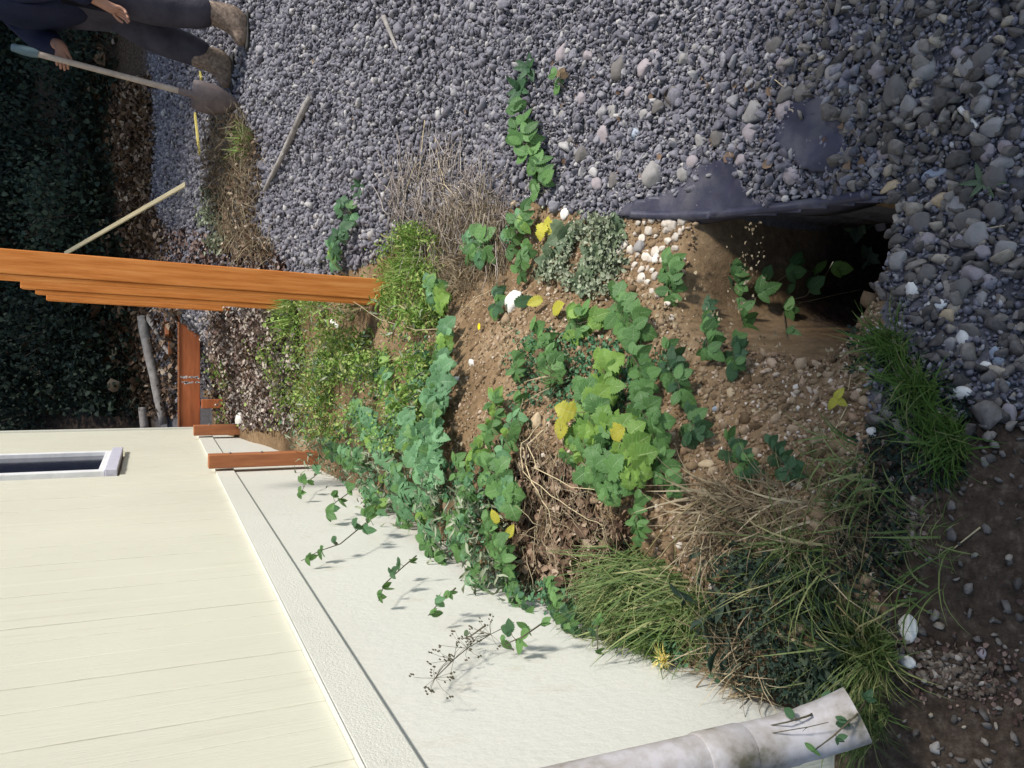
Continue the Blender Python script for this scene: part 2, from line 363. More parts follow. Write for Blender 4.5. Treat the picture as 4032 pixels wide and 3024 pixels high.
def inpoly(X, Y, poly):
    c = np.zeros(np.shape(X), bool); n = len(poly)
    for i in range(n):
        x0, y0 = poly[i]; x1, y1 = poly[(i + 1) % n]
        if y0 == y1: continue
        c ^= ((y0 > Y) != (y1 > Y)) & (X < (x1 - x0) * (Y - y0) / (y1 - y0) + x0)
    return c
def mpp(p): return (p.y * CP - p.z * SP) / FPX * 4032 / 2212      # metres per picture unit at p

SOIL = [(600, 640), (820, 560), (900, 470), (1000, 440), (1180, 440), (1280, 470), (1420, 470), (1640, 462), (1900, 428), (1915, 560), (1905, 700), (1880, 860), (1870, 1100), (1900, 1300), (1945, 1430), (1960, 1900), (1100, 1900), (560, 1100), (450, 900), (450, 700)]
FAB1 = [(1350, 462), (1390, 436), (1450, 422), (1495, 398), (1515, 366), (1590, 350), (1612, 400), (1640, 438), (1760, 432), (1895, 422), (1900, 430), (1640, 466), (1420, 472)]
FAB2 = [(1690, 300), (1740, 230), (1800, 215), (1822, 300), (1818, 345), (1790, 362), (1750, 355)]

def build_ground():
    def axis(segs):
        out = []
        for a, b, s in segs: out += list(np.arange(a, b, s))
        return np.array(out)
    xs = axis([(-60, -8, 4), (-8, -2, .5), (-2, -.9, .1), (-.9, 1.0, .02), (1.0, 2.6, .04), (2.6, 5, .15), (5, 12, .7), (12, 60.1, 4)])
    ys = axis([(-60, -6, 6), (-6, -.4, .4), (-.4, .6, .1), (.6, 3.0, .02), (3.0, 7.6, .04), (7.6, 12, .15), (12, 60.1, 3)])
    X, Y = np.meshgrid(xs, ys); Z = TZ(X, Y)
    nx, ny = len(xs), len(ys)
    V = np.stack([X, Y, Z], -1).reshape(-1, 3).astype(np.float32)
    i, j = np.meshgrid(np.arange(nx - 1), np.arange(ny - 1)); a = (j * nx + i).ravel()
    F = np.stack([a, a + 1, a + nx + 1, a + nx], -1).astype(np.int32)
    me = bpy.data.meshes.new('ground'); me.vertices.add(len(V)); me.vertices.foreach_set('co', V.ravel())
    me.loops.add(F.size); me.loops.foreach_set('vertex_index', F.ravel())
    me.polygons.add(len(F)); me.polygons.foreach_set('loop_start', np.arange(0, F.size, 4, dtype=np.int32)); me.polygons.foreach_set('loop_total', np.full(len(F), 4, dtype=np.int32))
    me.polygons.foreach_set('use_smooth', np.ones(len(F), bool)); me.update(calc_edges=True)
    q = T0(X, Y); PX, PY = proj(X, Y, q)
    soil = inpoly(PX, PY, SOIL).astype(float).ravel()
    dark_cover = np.maximum(sstep(6.9, 7.4, Y), 0) .ravel()
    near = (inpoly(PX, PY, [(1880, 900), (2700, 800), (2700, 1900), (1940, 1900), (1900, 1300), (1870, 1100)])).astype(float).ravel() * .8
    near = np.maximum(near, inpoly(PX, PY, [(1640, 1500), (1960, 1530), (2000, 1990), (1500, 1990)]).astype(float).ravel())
    near = np.maximum(near, sstep(.25, .7, pit(X, Y)).ravel())  # pit interior painted dark to deepen its shade
    c = np.stack([soil, soil * 0, np.maximum(dark_cover, near), soil * 0 + 1], -1).astype(np.float32)
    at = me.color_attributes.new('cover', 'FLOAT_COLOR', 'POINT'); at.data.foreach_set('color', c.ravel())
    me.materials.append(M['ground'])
    o = link(bpy.data.objects.new('ground', me)); tag(o, kind='structure')
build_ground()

# ------------------------------------------------------------------ stone templates
def ico(sub):
    import bmesh
    bm = bmesh.new(); bmesh.ops.create_icosphere(bm, subdivisions=sub, radius=1)
    v = np.array([x.co[:] for x in bm.verts]); f = np.array([[q.index for q in x.verts] for x in bm.faces]); bm.free(); return v, f
def rock(sub, seed, ang=.35, lo=.38, nc=9, hi=.85):
    v, f = ico(sub); r = np.random.default_rng(seed); v = v.copy()
    for _ in range(nc):                                  # knock flat facets off a ball
        d = r.normal(size=3); d /= np.linalg.norm(d); lim = r.uniform(lo, hi); s = v @ d
        k = s > lim; v[k] -= np.outer((s[k] - lim) * .92, d)
    v *= (1 + r.normal(size=(len(v), 1)) * .075 * ang * 3)
    v *= np.array([1, r.uniform(.6, .95), r.uniform(.5, .85)]); v /= np.abs(v).max()
    return v, f
ROCK_N = [rock(2, 100 + i, .15, .34, 13, .62) for i in range(14)]     # 80 faces
ROCK_F = [rock(1, 200 + i) for i in range(8)]     # 20 faces
ROCK_H = [rock(3, 300 + i, .1, .6) for i in range(14)]  # single stones

# ------------------------------------------------------------------ gravel
def gravel():
    def sample(x0, x1, y0, y1, dens):
        n = int((x1 - x0) * (y1 - y0) * dens); return rng.uniform(x0, x1, n), rng.uniform(y0, y1, n)
    def keep(x, y, m=0):
        X, Y = proj(x, y, T0(x, y))
        jx = X + 26 * vnoise(x, y, 22, 31) + rng.normal(0, 5, len(X)); jy = Y + 26 * vnoise(x, y, 22, 32) + rng.normal(0, 5, len(X)); rare = rng.random(len(X)) < .05
        return (~inpoly(jx, jy, SOIL)) & (~inpoly(jx, jy, FAB1) | rare) & (~inpoly(jx, jy, FAB2) | rare) & (X > 250) & (X < 2420) & (Y > -180) & (Y < 1800)
    def put(name, x, y, size, T, mat, lift=.25):
        n = len(x); s = size * np.exp(rng.normal(0, .28, n)); S = s[:, None] * rng.uniform(.6, 1.45, (n, 3))
        z = TZ(x, y) + s * lift + rng.uniform(0, 1, n) * s * .7
        o = merged(name, T, rng.integers(0, len(T), n), np.stack([x, y, z], -1), rots(n), S, mat)
        return tag(o, kind='stuff')
    # nearest strip: large cobbly stones
    x, y = sample(-1.0, 1.3, .45, 1.45, 3300); k = keep(x, y); x, y = x[k], y[k]
    X, Y = proj(x, y, T0(x, y)); hm = (X > 1800) & (Y < 950) | (X > 1500) & (Y < 330)
    hm &= rng.random(len(x)) < .9
    o = put('coarse_gravel', x[hm], y[hm], .0125, ROCK_N, 'gravel_shade_tone'); o['label'] = 'coarse grey stones nearest the camera, darkened in colour for shade'
    # the humus corner: sparse
    k = (X > 1890) & (Y >= 930) & (rng.random(len(x)) < .55)
    o = put('loose_grit', x[k], y[k], .006, ROCK_F, 'gravel_shade_tone'); o['label'] = 'sparse small stones on the dark soil in front'
    # mid field
    x, y = sample(0, 1.9, 1.0, 2.6, 4600); k = keep(x, y); x, y = x[k], y[k]
    X, Y = proj(x, y, T0(x, y)); k = (X < 1900) & ~((X > 1880) & (Y > 900)); x, y = x[k], y[k]
    o = put('crushed_gravel', x, y, .0098, ROCK_N, 'gravel'); o['label'] = 'crushed grey gravel covering the slope beside the fabric'
    x, y = sample(-.1, 3.4, 2.5, 4.6, 5200); k = keep(x, y); x, y = x[k], y[k]
    o = put('fine_gravel', x, y, .0108, ROCK_F, 'gravel'); o['label'] = 'grey gravel on the middle of the slope'
    x, y = sample(-.2, 4.6, 4.5, 7.15, 2800); k = keep(x, y); x, y = x[k], y[k]
    o = put('far_gravel', x, y, .0125, ROCK_F, 'gravel'); o['label'] = 'grey gravel up to the foot of the leafy bank'
    # smaller chips filling the gaps between the stones
    x, y = sample(-.2, 2.0, .6, 2.9, 13000); k = keep(x, y); x, y = x[k], y[k]; X, Y = proj(x, y, T0(x, y)); k = ~((X > 1880) & (Y > 900)); x, y = x[k], y[k]
    o = put('gravel_chips', x, y, .0052, ROCK_F, 'gravel', .6); o['label'] = 'fine chips between the gravel stones'
    # grit lying on bare soil
    n = 22000; X = rng.uniform(600, 1900, n); Y = rng.uniform(450, 1450, n); k = inpoly(X, Y, SOIL); P = hit(X[k], Y[k], 0, T0)
    q = (vnoise(P[:, 0], P[:, 1], 4, 9) + rng.normal(0, .2, len(P)) > -.12) & (pit(P[:, 0], P[:, 1]) < .02); P = P[q]; n = len(P)
    s = .0027 * np.exp(rng.normal(0, .55, n)); o = merged('soil_grit', ROCK_F, rng.integers(0, 8, n), P + np.array([0, 0, .001]), rots(n), s[:, None] * np.ones((1, 3)), 'grit')
    tag(o, 'small pale grit scattered over the brown soil', kind='stuff')
    n = 2600; X = rng.uniform(900, 1900, n); Y = rng.uniform(450, 1350, n); k = inpoly(X, Y, SOIL); P = hit(X[k], Y[k], 0, T0); P = P[pit(P[:, 0], P[:, 1]) < .02]; n = len(P)
    s = .0048 * np.exp(rng.normal(0, .35, n)); o = merged('soil_pebbles', ROCK_F, rng.integers(0, 8, n), P, rots(n), s[:, None] * np.ones((1, 3)), 'grit')
    tag(o, 'small pale stones lying in the brown soil', kind='stuff')
    # clods of soil
    n = 9000; X = rng.uniform(900, 1900, n); Y = rng.uniform(450, 1450, n); k = inpoly(X, Y, SOIL); P = hit(X[k], Y[k], 0, T0); P = P[pit(P[:, 0], P[:, 1]) < .02]; n = len(P)
    s = .0055 * np.exp(rng.normal(0, .5, n)); o = merged('soil_clods', ROCK_F, rng.integers(0, 8, n), P, rots(n), s[:, None] * np.ones((1, 3)), 'clod')
    tag(o, 'crumbs and clods of brown soil', kind='stuff')
gravel()

# ------------------------------------------------------------------ single stones
def stone(X, Y, wpx, hpx, mat, label, ang=0, k=None, up=.25, group=None, cat='stone', name='stone'):
    p = G(X, Y); s = mpp(p)
    k = random.randrange(len(ROCK_H)) if k is None else k
    v, f = ROCK_H[k]
    v = v / np.abs(v).max(0)
    a, b = wpx * s / 2, hpx * s / 2                       # a along the photo's x (towards the camera), b across
    v = v * np.array([b, a * 1.25, min(a, b) * .75])
    o = mesh(name, v, [tuple(int(i) for i in q) for q in f], mat, None, True)
    o.location = (p.x, p.y, p.z + min(a, b) * up); o.rotation_euler = (.25, random.uniform(-.2, .2), math.radians(ang))
    tag(o, label, cat, group); return o
STONES = [
 (1115, 650, 44, 66, 'stone_white', 'large smooth white stone with a dark leaf lying over it', 0),
 (1222, 462, 22, 30, 'stone_white', 'oval white stone beside the yellowing leaf at the gravel edge', 10),
 (1115, 440, 20, 20, 'stone_tan', 'round cream stone at the gravel edge above the long green shoot', 0),
 (1163, 912, 28, 42, 'stone_tan', 'creased tan stone under the big yellow leaves', 15),
 (1530, 1003, 42, 22, 'stone_tan', 'long pale tan stone on bare soil between leafy shoots', 5),
 (988, 822, 24, 20, 'stone_white', 'white angular stone on the soil strip beside blue-green leaves', 20),
 (972, 868, 18, 22, 'stone_white', 'round white stone at the foot of the soil strip', 0),
 (1022, 785, 16, 20, 'stone_white', 'small bright white stone in the middle of the soil strip', 0),
 (985, 787, 14, 18, 'stone_tan', 'small cream stone touching the edge of the blue-green leaves', 0),
 (712, 790, 26, 26, 'stone_white', 'bright white stone among yellow-green weeds near the posts', 0),
 (725, 700, 34, 14, 'stone_white', 'white elongated stone next to a curved grass stem', -20),
 (522, 905, 30, 30, 'stone_white', 'white jagged rock below the red beam by the house corner', 0),
 (1630, 245, 44, 52, 'stone_grey', 'large rounded grey boulder standing out of the dark gravel', 0),
 (1415, 375, 50, 74, 'stone_grey', 'big flat wedge of grey rock lying just above the blue fabric', 35),
 (1385, 533, 26, 34, 'stone_grey', 'flat grey stone at the top of the pebble cluster', 0),
 (1310, 292, 34, 44, 'stone_mauve', 'oblong mauve grey rock in the gravel, tilted', 25),
 (1328, 240, 26, 40, 'stone_grey', 'angular light grey rock in the middle of the gravel', 10),
 (1258, 215, 26, 30, 'stone_mauve', 'pinkish grey stone in the gravel beside the dark plant', 0),
 (1372, 290, 24, 28, 'stone_blue', 'greenish blue stone in the gravel', 0),
 (1345, 150, 40, 70, 'stone_dark', 'big dark grey slab high in the gravel', -15),
 (1810, 160, 46, 46, 'stone_grey', 'rounded grey rock right of the dark fabric patch', 0),
 (1835, 195, 30, 40, 'stone_dark', 'dark square rock next to the rounded grey rock', 10),
 (2005, 150, 48, 60, 'stone_grey', 'pale grey angular rock near the far dark gravel edge', 20),
 (2040, 205, 38, 52, 'stone_dark', 'dark flat stone below the pale angular rock', 15),
 (2010, 270, 22, 52, 'stone_mauve', 'narrow pinkish stone standing on end in the coarse gravel', 20),
 (1915, 330, 36, 30, 'stone_mauve', 'small pinkish cobble in the coarse gravel', 0),
 (1925, 405, 44, 26, 'stone_tan', 'tan oblong cobble above the pit edge', 20),
 (2040, 432, 46, 44, 'stone_tan', 'tan round cobble beside the small weed rosette', 0),
 (2070, 445, 40, 46, 'stone_grey', 'grey round cobble touching the weed rosette', 0),
 (2020, 375, 48, 26, 'stone_blue', 'bluish flat cobble in the coarse gravel', 5),
 (1970, 635, 30, 52, 'stone_white', 'white upright stone nearest the green grass tuft', 0),
 (2022, 660, 42, 28, 'stone_white', 'cream oval stone in the row of pale stones', 5),
 (2048, 685, 30, 36, 'stone_tan', 'yellow-tan stone at the end of the row of pale stones', 0),
 (2080, 735, 26, 50, 'stone_white', 'white slab stone split beside a grey one', 10),
 (2030, 740, 28, 38, 'stone_blue', 'bluish grey stone beside the split white slab', 0),
 (2055, 745, 28, 34, 'stone_grey', 'grey triangular stone against the split white slab', 10),
 (2120, 650, 24, 46, 'stone_grey', 'greenish grey oval stone at the right-hand gravel', 0),
 (2128, 790, 24, 22, 'stone_white', 'small cream stone between two mossy stones', 0),
 (2155, 775, 22, 56, 'stone_blue', 'narrow pointed pale green stone', 10),
 (2075, 850, 42, 34, 'stone_white', 'pale stone at the edge of the dark soil, half sunk', 0),
 (2150, 830, 50, 24, 'stone_blue', 'mossy pale stone lying crosswise near the frame edge', 0),
 (2180, 900, 30, 60, 'stone_mauve', 'pinkish stone half out of the frame', 0),
 (1962, 1358, 36, 66, 'stone_white', 'large white stone on dark soil beside the big grass clump', -8),
 (1962, 1430, 30, 30, 'stone_white', 'smaller white stone below the large one by the grass clump', 0),
 (2022, 1615, 20, 30, 'stone_grey', 'pale grey stone alone on dark soil at the bottom', 10),
 (2120, 1410, 18, 26, 'stone_mauve', 'mauve grey stone alone in the dark soil', 0),
 (1885, 935, 20, 26, 'stone_white', 'white stone with a leaf over it between grass and soil', 0),
 (1822, 920, 16, 22, 'stone_tan', 'tan egg-shaped stone at the edge of the grass', 0),
 (1775, 1085, 18, 18, 'stone_tan', 'small cream stone in the dry grass', 0),
 (1855, 1290, 12, 12, 'stone_mauve', 'tiny mauve stone in the dark weeds', 0),
 (1548, 884, 18, 14, 'stone_blue', 'small bluish white pebble on bare soil', 0),
 (1580, 850, 16, 26, 'stone_tan', 'small tan pebble on bare soil above the bluish one', 10),
 (1565, 970, 14, 14, 'stone_white', 'small white pebble on soil beside a dark leaf', 0),
 (1710, 1385, 34, 18, 'stone_tan', 'flat tan stone in the dark weeds by the wall foot', 0),
 (1420, 560, 20, 26, 'stone_white', 'white pebble at the foot of the pebble cluster', 0),
 (1888, 716, 36, 22, 'stone_mauve', 'pinkish clump of stone on the lip of the pit', 0),
]
for X, Y, a, b, m, l, g in STONES: stone(X, Y, a, b, m, l, g)
PEB = [(1380, 480), (1395, 478), (1410, 475), (1427, 473), (1440, 482), (1402, 500), (1372, 505), (1420, 510), (1385, 515), (1440, 500), (1455, 490), (1470, 497), (1450, 480), (1395, 550), (1405, 560), (1360, 540), (1378, 552), (1430, 535), (1418, 545), (1445, 520), (1460, 512), (1372, 575), (1390, 580), (1412, 585), (1385, 600), (1400, 610), (1420, 600), (1460, 535), (1480, 560), (1350, 530), (1340, 545), (1410, 630), (1392, 640), (1425, 640), (1440, 655), (1452, 690), (1415, 700), (1478, 475), (1430, 560), (1350, 515)]
for X, Y in PEB:
    a = random.uniform(11, 21)
    stone(X + random.uniform(-3, 3), Y + random.uniform(-3, 3), a, a * random.uniform(.9, 1.5), 'pebble', 'small round cream pebble in the pebble patch on bare soil under the fabric', random.uniform(-40, 40), group='cream pebbles in the patch below the fabric', cat='pebble', name='pebble')
GR = []
while len(GR) < 70:
    X, Y = random.uniform(1200, 2180), random.uniform(100, 700)
    if X < 1900 and Y > 400: continue
    if inpoly(np.array(X), np.array(Y), FAB1) or inpoly(np.array(X), np.array(Y), FAB2) or inpoly(np.array(X), np.array(Y), SOIL): continue
    if any((X - a) ** 2 + (Y - b) ** 2 < 32 ** 2 for a, b in GR) or any((X - s[0]) ** 2 + (Y - s[1]) ** 2 < 40 ** 2 for s in STONES): continue
    GR.append((X, Y)); a = random.uniform(18, 34) * (1 if X < 1700 else 1.35)
    m = random.choice(['stone_dark', 'stone_grey', 'stone_dark', 'stone_mauve'])
    stone(X, Y, a, a * random.uniform(.9, 1.6), m, 'dull grey stone lying proud of the dark gravel', random.uniform(-50, 50), group='larger grey stones in the gravel', up=.5)

# ------------------------------------------------------------------ landscape fabric
def fabric(name, poly, label, drape=None):
    xs = [p[0] for p in poly]; ys = [p[1] for p in poly]
    st = 7; gx = np.arange(min(xs) - 30, max(xs) + 30, st); gy = np.arange(min(ys) - 30, max(ys) + (14 if drape else 30), st)
    X, Y = np.meshgrid(gx, gy); P = hit(X.ravel(), Y.ravel(), 0, T0)
    fold = .004 * np.sin(P[:, 1] * 38 + P[:, 0] * 60 + 2 * vnoise(P[:, 0], P[:, 1], 6, 4)) + .007 * vnoise(P[:, 0], P[:, 1], 14, 6)
    P[:, 2] += .012 + fold * .8
    if drape:
        for _i in range(len(P)):
            pass
    nx = len(gx); F = []
    cx = np.array(poly).mean(0)
    big = [(cx[0] + (a - cx[0]) * 1.12, cx[1] + (b - cx[1]) * 1.12 if b < cx[1] else b + 2) for a, b in poly] if drape else [(cx[0] + (a - cx[0]) * 1.25, cx[1] + (b - cx[1]) * 1.25) for a, b in poly]
    for j in range(len(gy) - 1):
        for i in range(nx - 1):
            if inpoly(np.array(gx[i] + st / 2), np.array(gy[j] + st / 2), big):
                a = j * nx + i; F.append((a, a + nx, a + nx + 1, a + 1))
    used = sorted({i for f in F for i in f}); mp = {u: i for i, u in enumerate(used)}
    o = mesh(name, P[used], [tuple(mp[i] for i in f) for f in F], 'fabric', None, True)
    md = o.modifiers.new('thickness', 'SOLIDIFY'); md.thickness = .002
    return tag(o, label, 'fabric')
f1 = fabric('landscape_fabric', FAB1, 'dark blue landscape fabric bared at the gravel edge along the pit', True)
fabric('landscape_fabric', FAB2, 'small patch of purple-black fabric showing through the gravel')
# hem of the sheet hanging over the edge of the pit
def hem():
    V, F = [], []; L = [(1370, 470), (1410, 473), (1500, 472), (1600, 467), (1700, 456), (1800, 443), (1900, 430)]
    pts = []
    for (a, b), (c, d) in zip(L[:-1], L[1:]):
        for t in np.linspace(0, 1, 14, endpoint=False): pts.append((a + (c - a) * t, b + (d - b) * t))
    for i, (X, Y) in enumerate(pts):
        p = Vector(hit(X, Y, 0, T0)[0]); w_ = .004 * math.sin(i * .17)
        drop = .02 + .05 * max(0, (X - 1560) / 340)
        for k, (dx, dz) in enumerate(((.02, .014), (.0, .016), (-.008 + w_, -.012), (-.006 + w_ * 2, -drop))): V.append((p.x + dx, p.y, p.z + dz))
    for i in range(len(pts) - 1):
        for k in range(3): a = i * 4 + k; F.append((a, a + 1, a + 5, a + 4))
    o = mesh('hem', V, F, 'fabric', f1, True); md = o.modifiers.new('thickness', 'SOLIDIFY'); md.thickness = .0025
hem()

# ------------------------------------------------------------------ house
def house():
    H = empty('house', (-.63, 0, 0), -math.atan(.0475))
    tag(H, 'cream painted house wall of vertical boards running away on the left', 'house')
    ya, yb = 1.02, 6.32
    box('wall_core', (-4.2, -.030, ya, yb, -1.6, 2.5), 'siding', H, 0)
    # vertical siding boards with narrow joints
    edges = [ya]; wd = [.105, .09, .12, .10, .145, .11, .12, .13, .10, .115, .135, .11]; i = 0
    while edges[-1] < yb - .2: edges.append(edges[-1] + wd[i % len(wd)]); i += 1
    edges[-1] = yb
    for a, b in zip(edges[:-1], edges[1:]):
        p = random.uniform(-.0012, .0012)
        segs = [(-.285, 2.5)]
        if b > 4.20 and a < 5.12: segs = [(-.285, .14), (1.25, 2.5)]
        for z0, z1 in segs: box('siding_board', (-.030, -.004 + p, a + .0008, b - .0008, z0, z1), 'siding', H, .0025)
    # skirt boards under the trim, the trim itself, the corner board
    sk = [ya, 2.25, 3.46, 4.7, yb]
    for a, b in zip(sk[:-1], sk[1:]): box('skirting_panel', (-.030, .001, a + .001, b - .001, -1.6, -.371), 'skirting', H, .002)
    tr = [ya, 3.66, yb]
    for a, b in zip(tr[:-1], tr[1:]): box('trim_board', (-.030, .0095, a + .0008, b - .0008, -.369, -.287), 'trim', H, .003)
    box('drip_edge', (-.0295, .0105, ya - .002, yb + .002, -.2865, -.2845), 'trim', H, .0006)
    box('corner_board', (-.035, .012, yb + .001, yb + .02, -1.5, 2.5), 'trim', H, .003)
    # window with its deep bottom casing
    wn = empty('window'); wn.parent = H; y0, y1, z0, z1 = 4.23, 5.08, .205, 1.2
    box('pane', (-.022, -.012, y0 + .06, y1 - .05, z0 + .03, z1 - .05), 'glass_dark', wn, 0)
    box('frame', (-.028, .018, y0, y0 + .06, z0, z1), 'paint_white', wn, .003)
    box('frame', (-.028, .010, y1 - .05, y1, z0, z1), 'paint_white', wn, .003)
    box('frame', (-.028, .014, y0 + .061, y1 - .051, z0, z0 + .03), 'paint_white', wn, .003)
    box('frame', (-.028, .014, y0 + .061, y1 - .051, z1 - .05, z1), 'paint_white', wn, .003)
    box('sill', (-.028, .026, y0 - .01, y1 + .01, .150, .203), 'lilac_shade', wn, .003)
    # roof eave, high above the picture
    box('roof', (-4.6, .12, ya - .2, yb + .3, 2.502, 2.62), 'trim', H, .01)
    return H
HOUSE = house()
def wallpt(off, y, z):
    """point off metres in front of the house wall"""
    c = math.cos(math.atan(.0475)); s = math.sin(math.atan(.0475))
    return Vector((-.63 + c * off + s * y, -s * off + c * y, z))

# downspout at the near end of the wall
def downspout():
    t = empty('downspout', wallpt(.044, .93, -.885)); tag(t, 'white round plastic downspout with a moss-stained end at the near wall corner', 'downspout')
    c = Vector((0, 0, 0))
    tube('pipe', [c + Vector((0, 0, z)) for z in (.17, 1.2, 2.3)], .037, 'pvc', t, 28)
    tube('coupling', [c + Vector((0, 0, z)) for z in (.09, .094, .168, .172)], [.038, .0395, .0395, .038], 'pvc', t, 28)
    tube('elbow', [c + Vector(q) for q in ((0, 0, .095), (.001, -.002, .05), (.005, -.006, .008), (.012, -.014, -.03), (.024, -.028, -.062), (.040, -.046, -.090))], [.038, .038, .038, .039, .040, .042], 'pvc', t, 28)
downspout()

# ------------------------------------------------------------------ posts and beam
def post(L, y, zb, zt, w_, d_, mat, label, rot=0, cap=False):
    p = wallpt(L, y, 0); t = empty('timber_post', (p.x, p.y, zb), -math.atan(.0475) + rot); tag(t, label, 'post')
    h = zt - zb
    box('timber', (-w_ / 2, w_ / 2, -d_ / 2, d_ / 2, -.15, h), mat, t, .004); t.rotation_euler.y = .025
    return t, h
t, h = post(.875, 3.42, -.93, .56, .089, .089, 'wood_orange', 'tall orange stained timber post, nearest of the row, rising from weeds')
box('face_board', (-.0645, -.0455, -.040, .0435, -.1, h - .03), 'wood_orange', t, .003)
t, h = post(.885, 4.42, -.66, .56, .089, .089, 'wood_orange', 'middle orange timber post, just behind the nearest one')
box('face_board', (-.0665, -.0455, -.040, .0435, .02, h - .06), 'wood_orange', t, .003)
t, h = post(.88, 5.42, -.54, .56, .089, .089, 'wood_orange', 'farthest and shortest-looking orange timber post, in front of the cross beam')
# white joist hanger scraps at the foot of the row
b = G(519, 662); b = empty('post_bracket', (b.x, b.y, b.z)); tag(b, 'small white metal bracket at the foot of the middle post', 'bracket')
box('plate', (-.022, .022, -.004, .004, 0, .05), 'paint_white', b, .002); box('plate', (-.022, .022, -.03, -.0045, .0, .006), 'paint_white', b, .002)

def beam():
    c = wallpt(0, 6.55, 0); t = empty('cross_beam', (c.x, c.y, -.265)); tag(t, 'red-brown stained beam spanning from the post row behind the house corner', 'beam')
    box('timber', (-.35, .98, -.019, .019, -.072, .072), 'wood_red', t, .004)
    box('ledger_strip', (-.35, .98, -.026, .012, .0735, .086), 'wood_brown', t, .002)
    V, F = [], []
    for k in range(46):
        X = .33 + random.gauss(0, .004) + (0 if k % 2 else .042); z = random.uniform(-.065, .065); a = random.uniform(.003, .008)
        v, f = box_v(X - .004, X + .004, -.0205, -.0196, z - a, z + a); bb = len(V); V += v; F += [tuple(i + bb for i in q) for q in f]
    o = mesh('paint_mark', V, F, 'paint_white', t); o['kind'] = 'stuff'; o['label'] = 'two rough white paint marks on the beam'
    return t
beam()
p = G(462, 884); t = empty('beam_leg', (wallpt(.17, 6.5, 0).x, 6.5, -.80)); tag(t, 'short red-brown prop standing under the beam', 'prop')
box('timber', (-.035, .035, -.035, .035, 0, .455), 'wood_red', t, .004)

for L, y, zb, l in ((.045, 4.15, -.84, 'brown stub post bolted against the white wall, nearer of the two'), (.045, 5.65, -.85, 'brown stub post against the far end of the wall, farther of the two')):
    p = wallpt(L, y, 0); t = empty('stub_post', (p.x, p.y, zb), -math.atan(.0475)); tag(t, l, 'post')
    box('timber', (-.022, .045, -.035, .035, -.1, -.25 - zb), 'wood_brown', t, .004)
    tube('bolt', [(.045, 0, -.35 - zb), (.052, 0, -.35 - zb)], .007, 'stone_grey', t, 8); tube('bolt', [(.045, 0, -.5 - zb), (.052, 0, -.5 - zb)], .007, 'stone_grey', t, 8)

# loose timber and sticks
def stick(A, B, r0, r1, mat, label, name='stick', cat='stick', lift=.01, kink=.01, hA=0, hB=0, sides=9, flat=False, seg=9, twigs=0):
    a = G(*A, hA); b_ = G(*B, hB); root = empty(name, a); tag(root, label, cat)
    pts = []; n = seg
    for i in range(n + 1):
        t = i / n; q = a.lerp(b_, t); z = float(TZ(q.x, q.y)) + lift + r0 if hA == 0 and hB == 0 else q.z + lift
        j = Vector((noise.noise(q * 5), noise.noise(q * 5 + Vector((9, 0, 0))), noise.noise(q * 5 + Vector((0, 9, 0))))) * kink
        pts.append(Vector((q.x, q.y, z)) + j - a)
    if hA == 0 and hB == 0:                             # rests on the high spots, stays nearly straight
        z0 = max(p.z - (pts[0].z + (pts[-1].z - pts[0].z) * i / n) for i, p in enumerate(pts))
        for i, p in enumerate(pts): p.z = p.z * .15 + (pts[0].z + (pts[-1].z - pts[0].z) * i / n + z0 * .6) * .85 if 0 < i < n else p.z + z0 * .5
    if flat:
        d = (pts[-1] - pts[0]); L = d.length; o = box('lath', (0, L, -r0, r0, -.006, .006), mat, root, .001)
        o.rotation_euler = d.to_track_quat('X', 'Z').to_euler(); o.location = pts[0]
    else:
        tube('wood', pts, [r0 + (r1 - r0) * i / n for i in range(n + 1)], mat, root, sides)
        for k in range(twigs):
            i = random.randrange(1, n); q = pts[i]; dv = Vector((random.uniform(-1, 1), random.uniform(-1, 1), .3)) * .04
            tube('twig', [q, q + dv * .6, q + dv + Vector((0, 0, .005))], [r0 * .4, r0 * .3, r0 * .15], mat, root, 5)
    return root
stick((683, 208), (581, 412), .017, .012, 'bark_grey', 'straight grey branch lying across the gravel slope', 'branch', 'branch', .006, .012, twigs=3)
stick((838, 40), (868, 108), .012, .006, 'bark_grey', 'thin grey twig at the top of the gravel', 'branch', 'branch', .004, .01)
stick((401, 398), (140, 548), .017, .017, 'wood_pale', 'pale sawn lath leaning from the gravel up to the orange post', 'lath', 'lath', 0, 0, .02, .55, flat=True)
stick((446, 250), (456, 335), .022, .022, 'wood_yellow', 'yellow stake lying on the gravel below the shovel blade', 'stake', 'stake', .07, 0, .01, .01, flat=True)
stick((433, 158), (436, 172), .018, .018, 'wood_yellow', 'short end of a yellow stake showing beside the boots', 'stake', 'stake', .004, 0, .01, .01, flat=True)
stick((322, 684), (372, 918), .040, .032, 'bark_grey', 'long pale fallen pole lying behind the red beam', 'pole', 'pole', .01, .02, twigs=4)
stick((335, 682), (386, 770), .022, .015, 'bark_grey', 'thinner dead branch crossing beside the fallen pole', 'branch', 'branch', .01, .03)
stick((322, 880), (326, 925), .035, .035, 'bark_grey', 'stub of grey wood beside the end of the fallen pole', 'branch', 'branch', .01, .01)
stick((1725, 655), (1868, 625), .0014, .001, 'cane_pale', 'thin pale stalk reaching over the dark pit', 'stalk', 'stalk', 0, .004, .03, .03, sides=5)
stick((1862, 735), (1838, 840), .0014, .001, 'cane_pale', 'thin dry stalk on the lip below the pit', 'stalk', 'stalk', .002, .006, sides=5)
stick((1836, 870), (1798, 945), .0014, .001, 'cane_pale', 'thin dry stalk on bare soil by the grass', 'stalk', 'stalk', .002, .006, sides=5)
stick((2083, 235), (2122, 276), .006, .004, 'stone_white', 'short whitish stick in the coarse gravel', 'stick', 'stick', .006, .004)
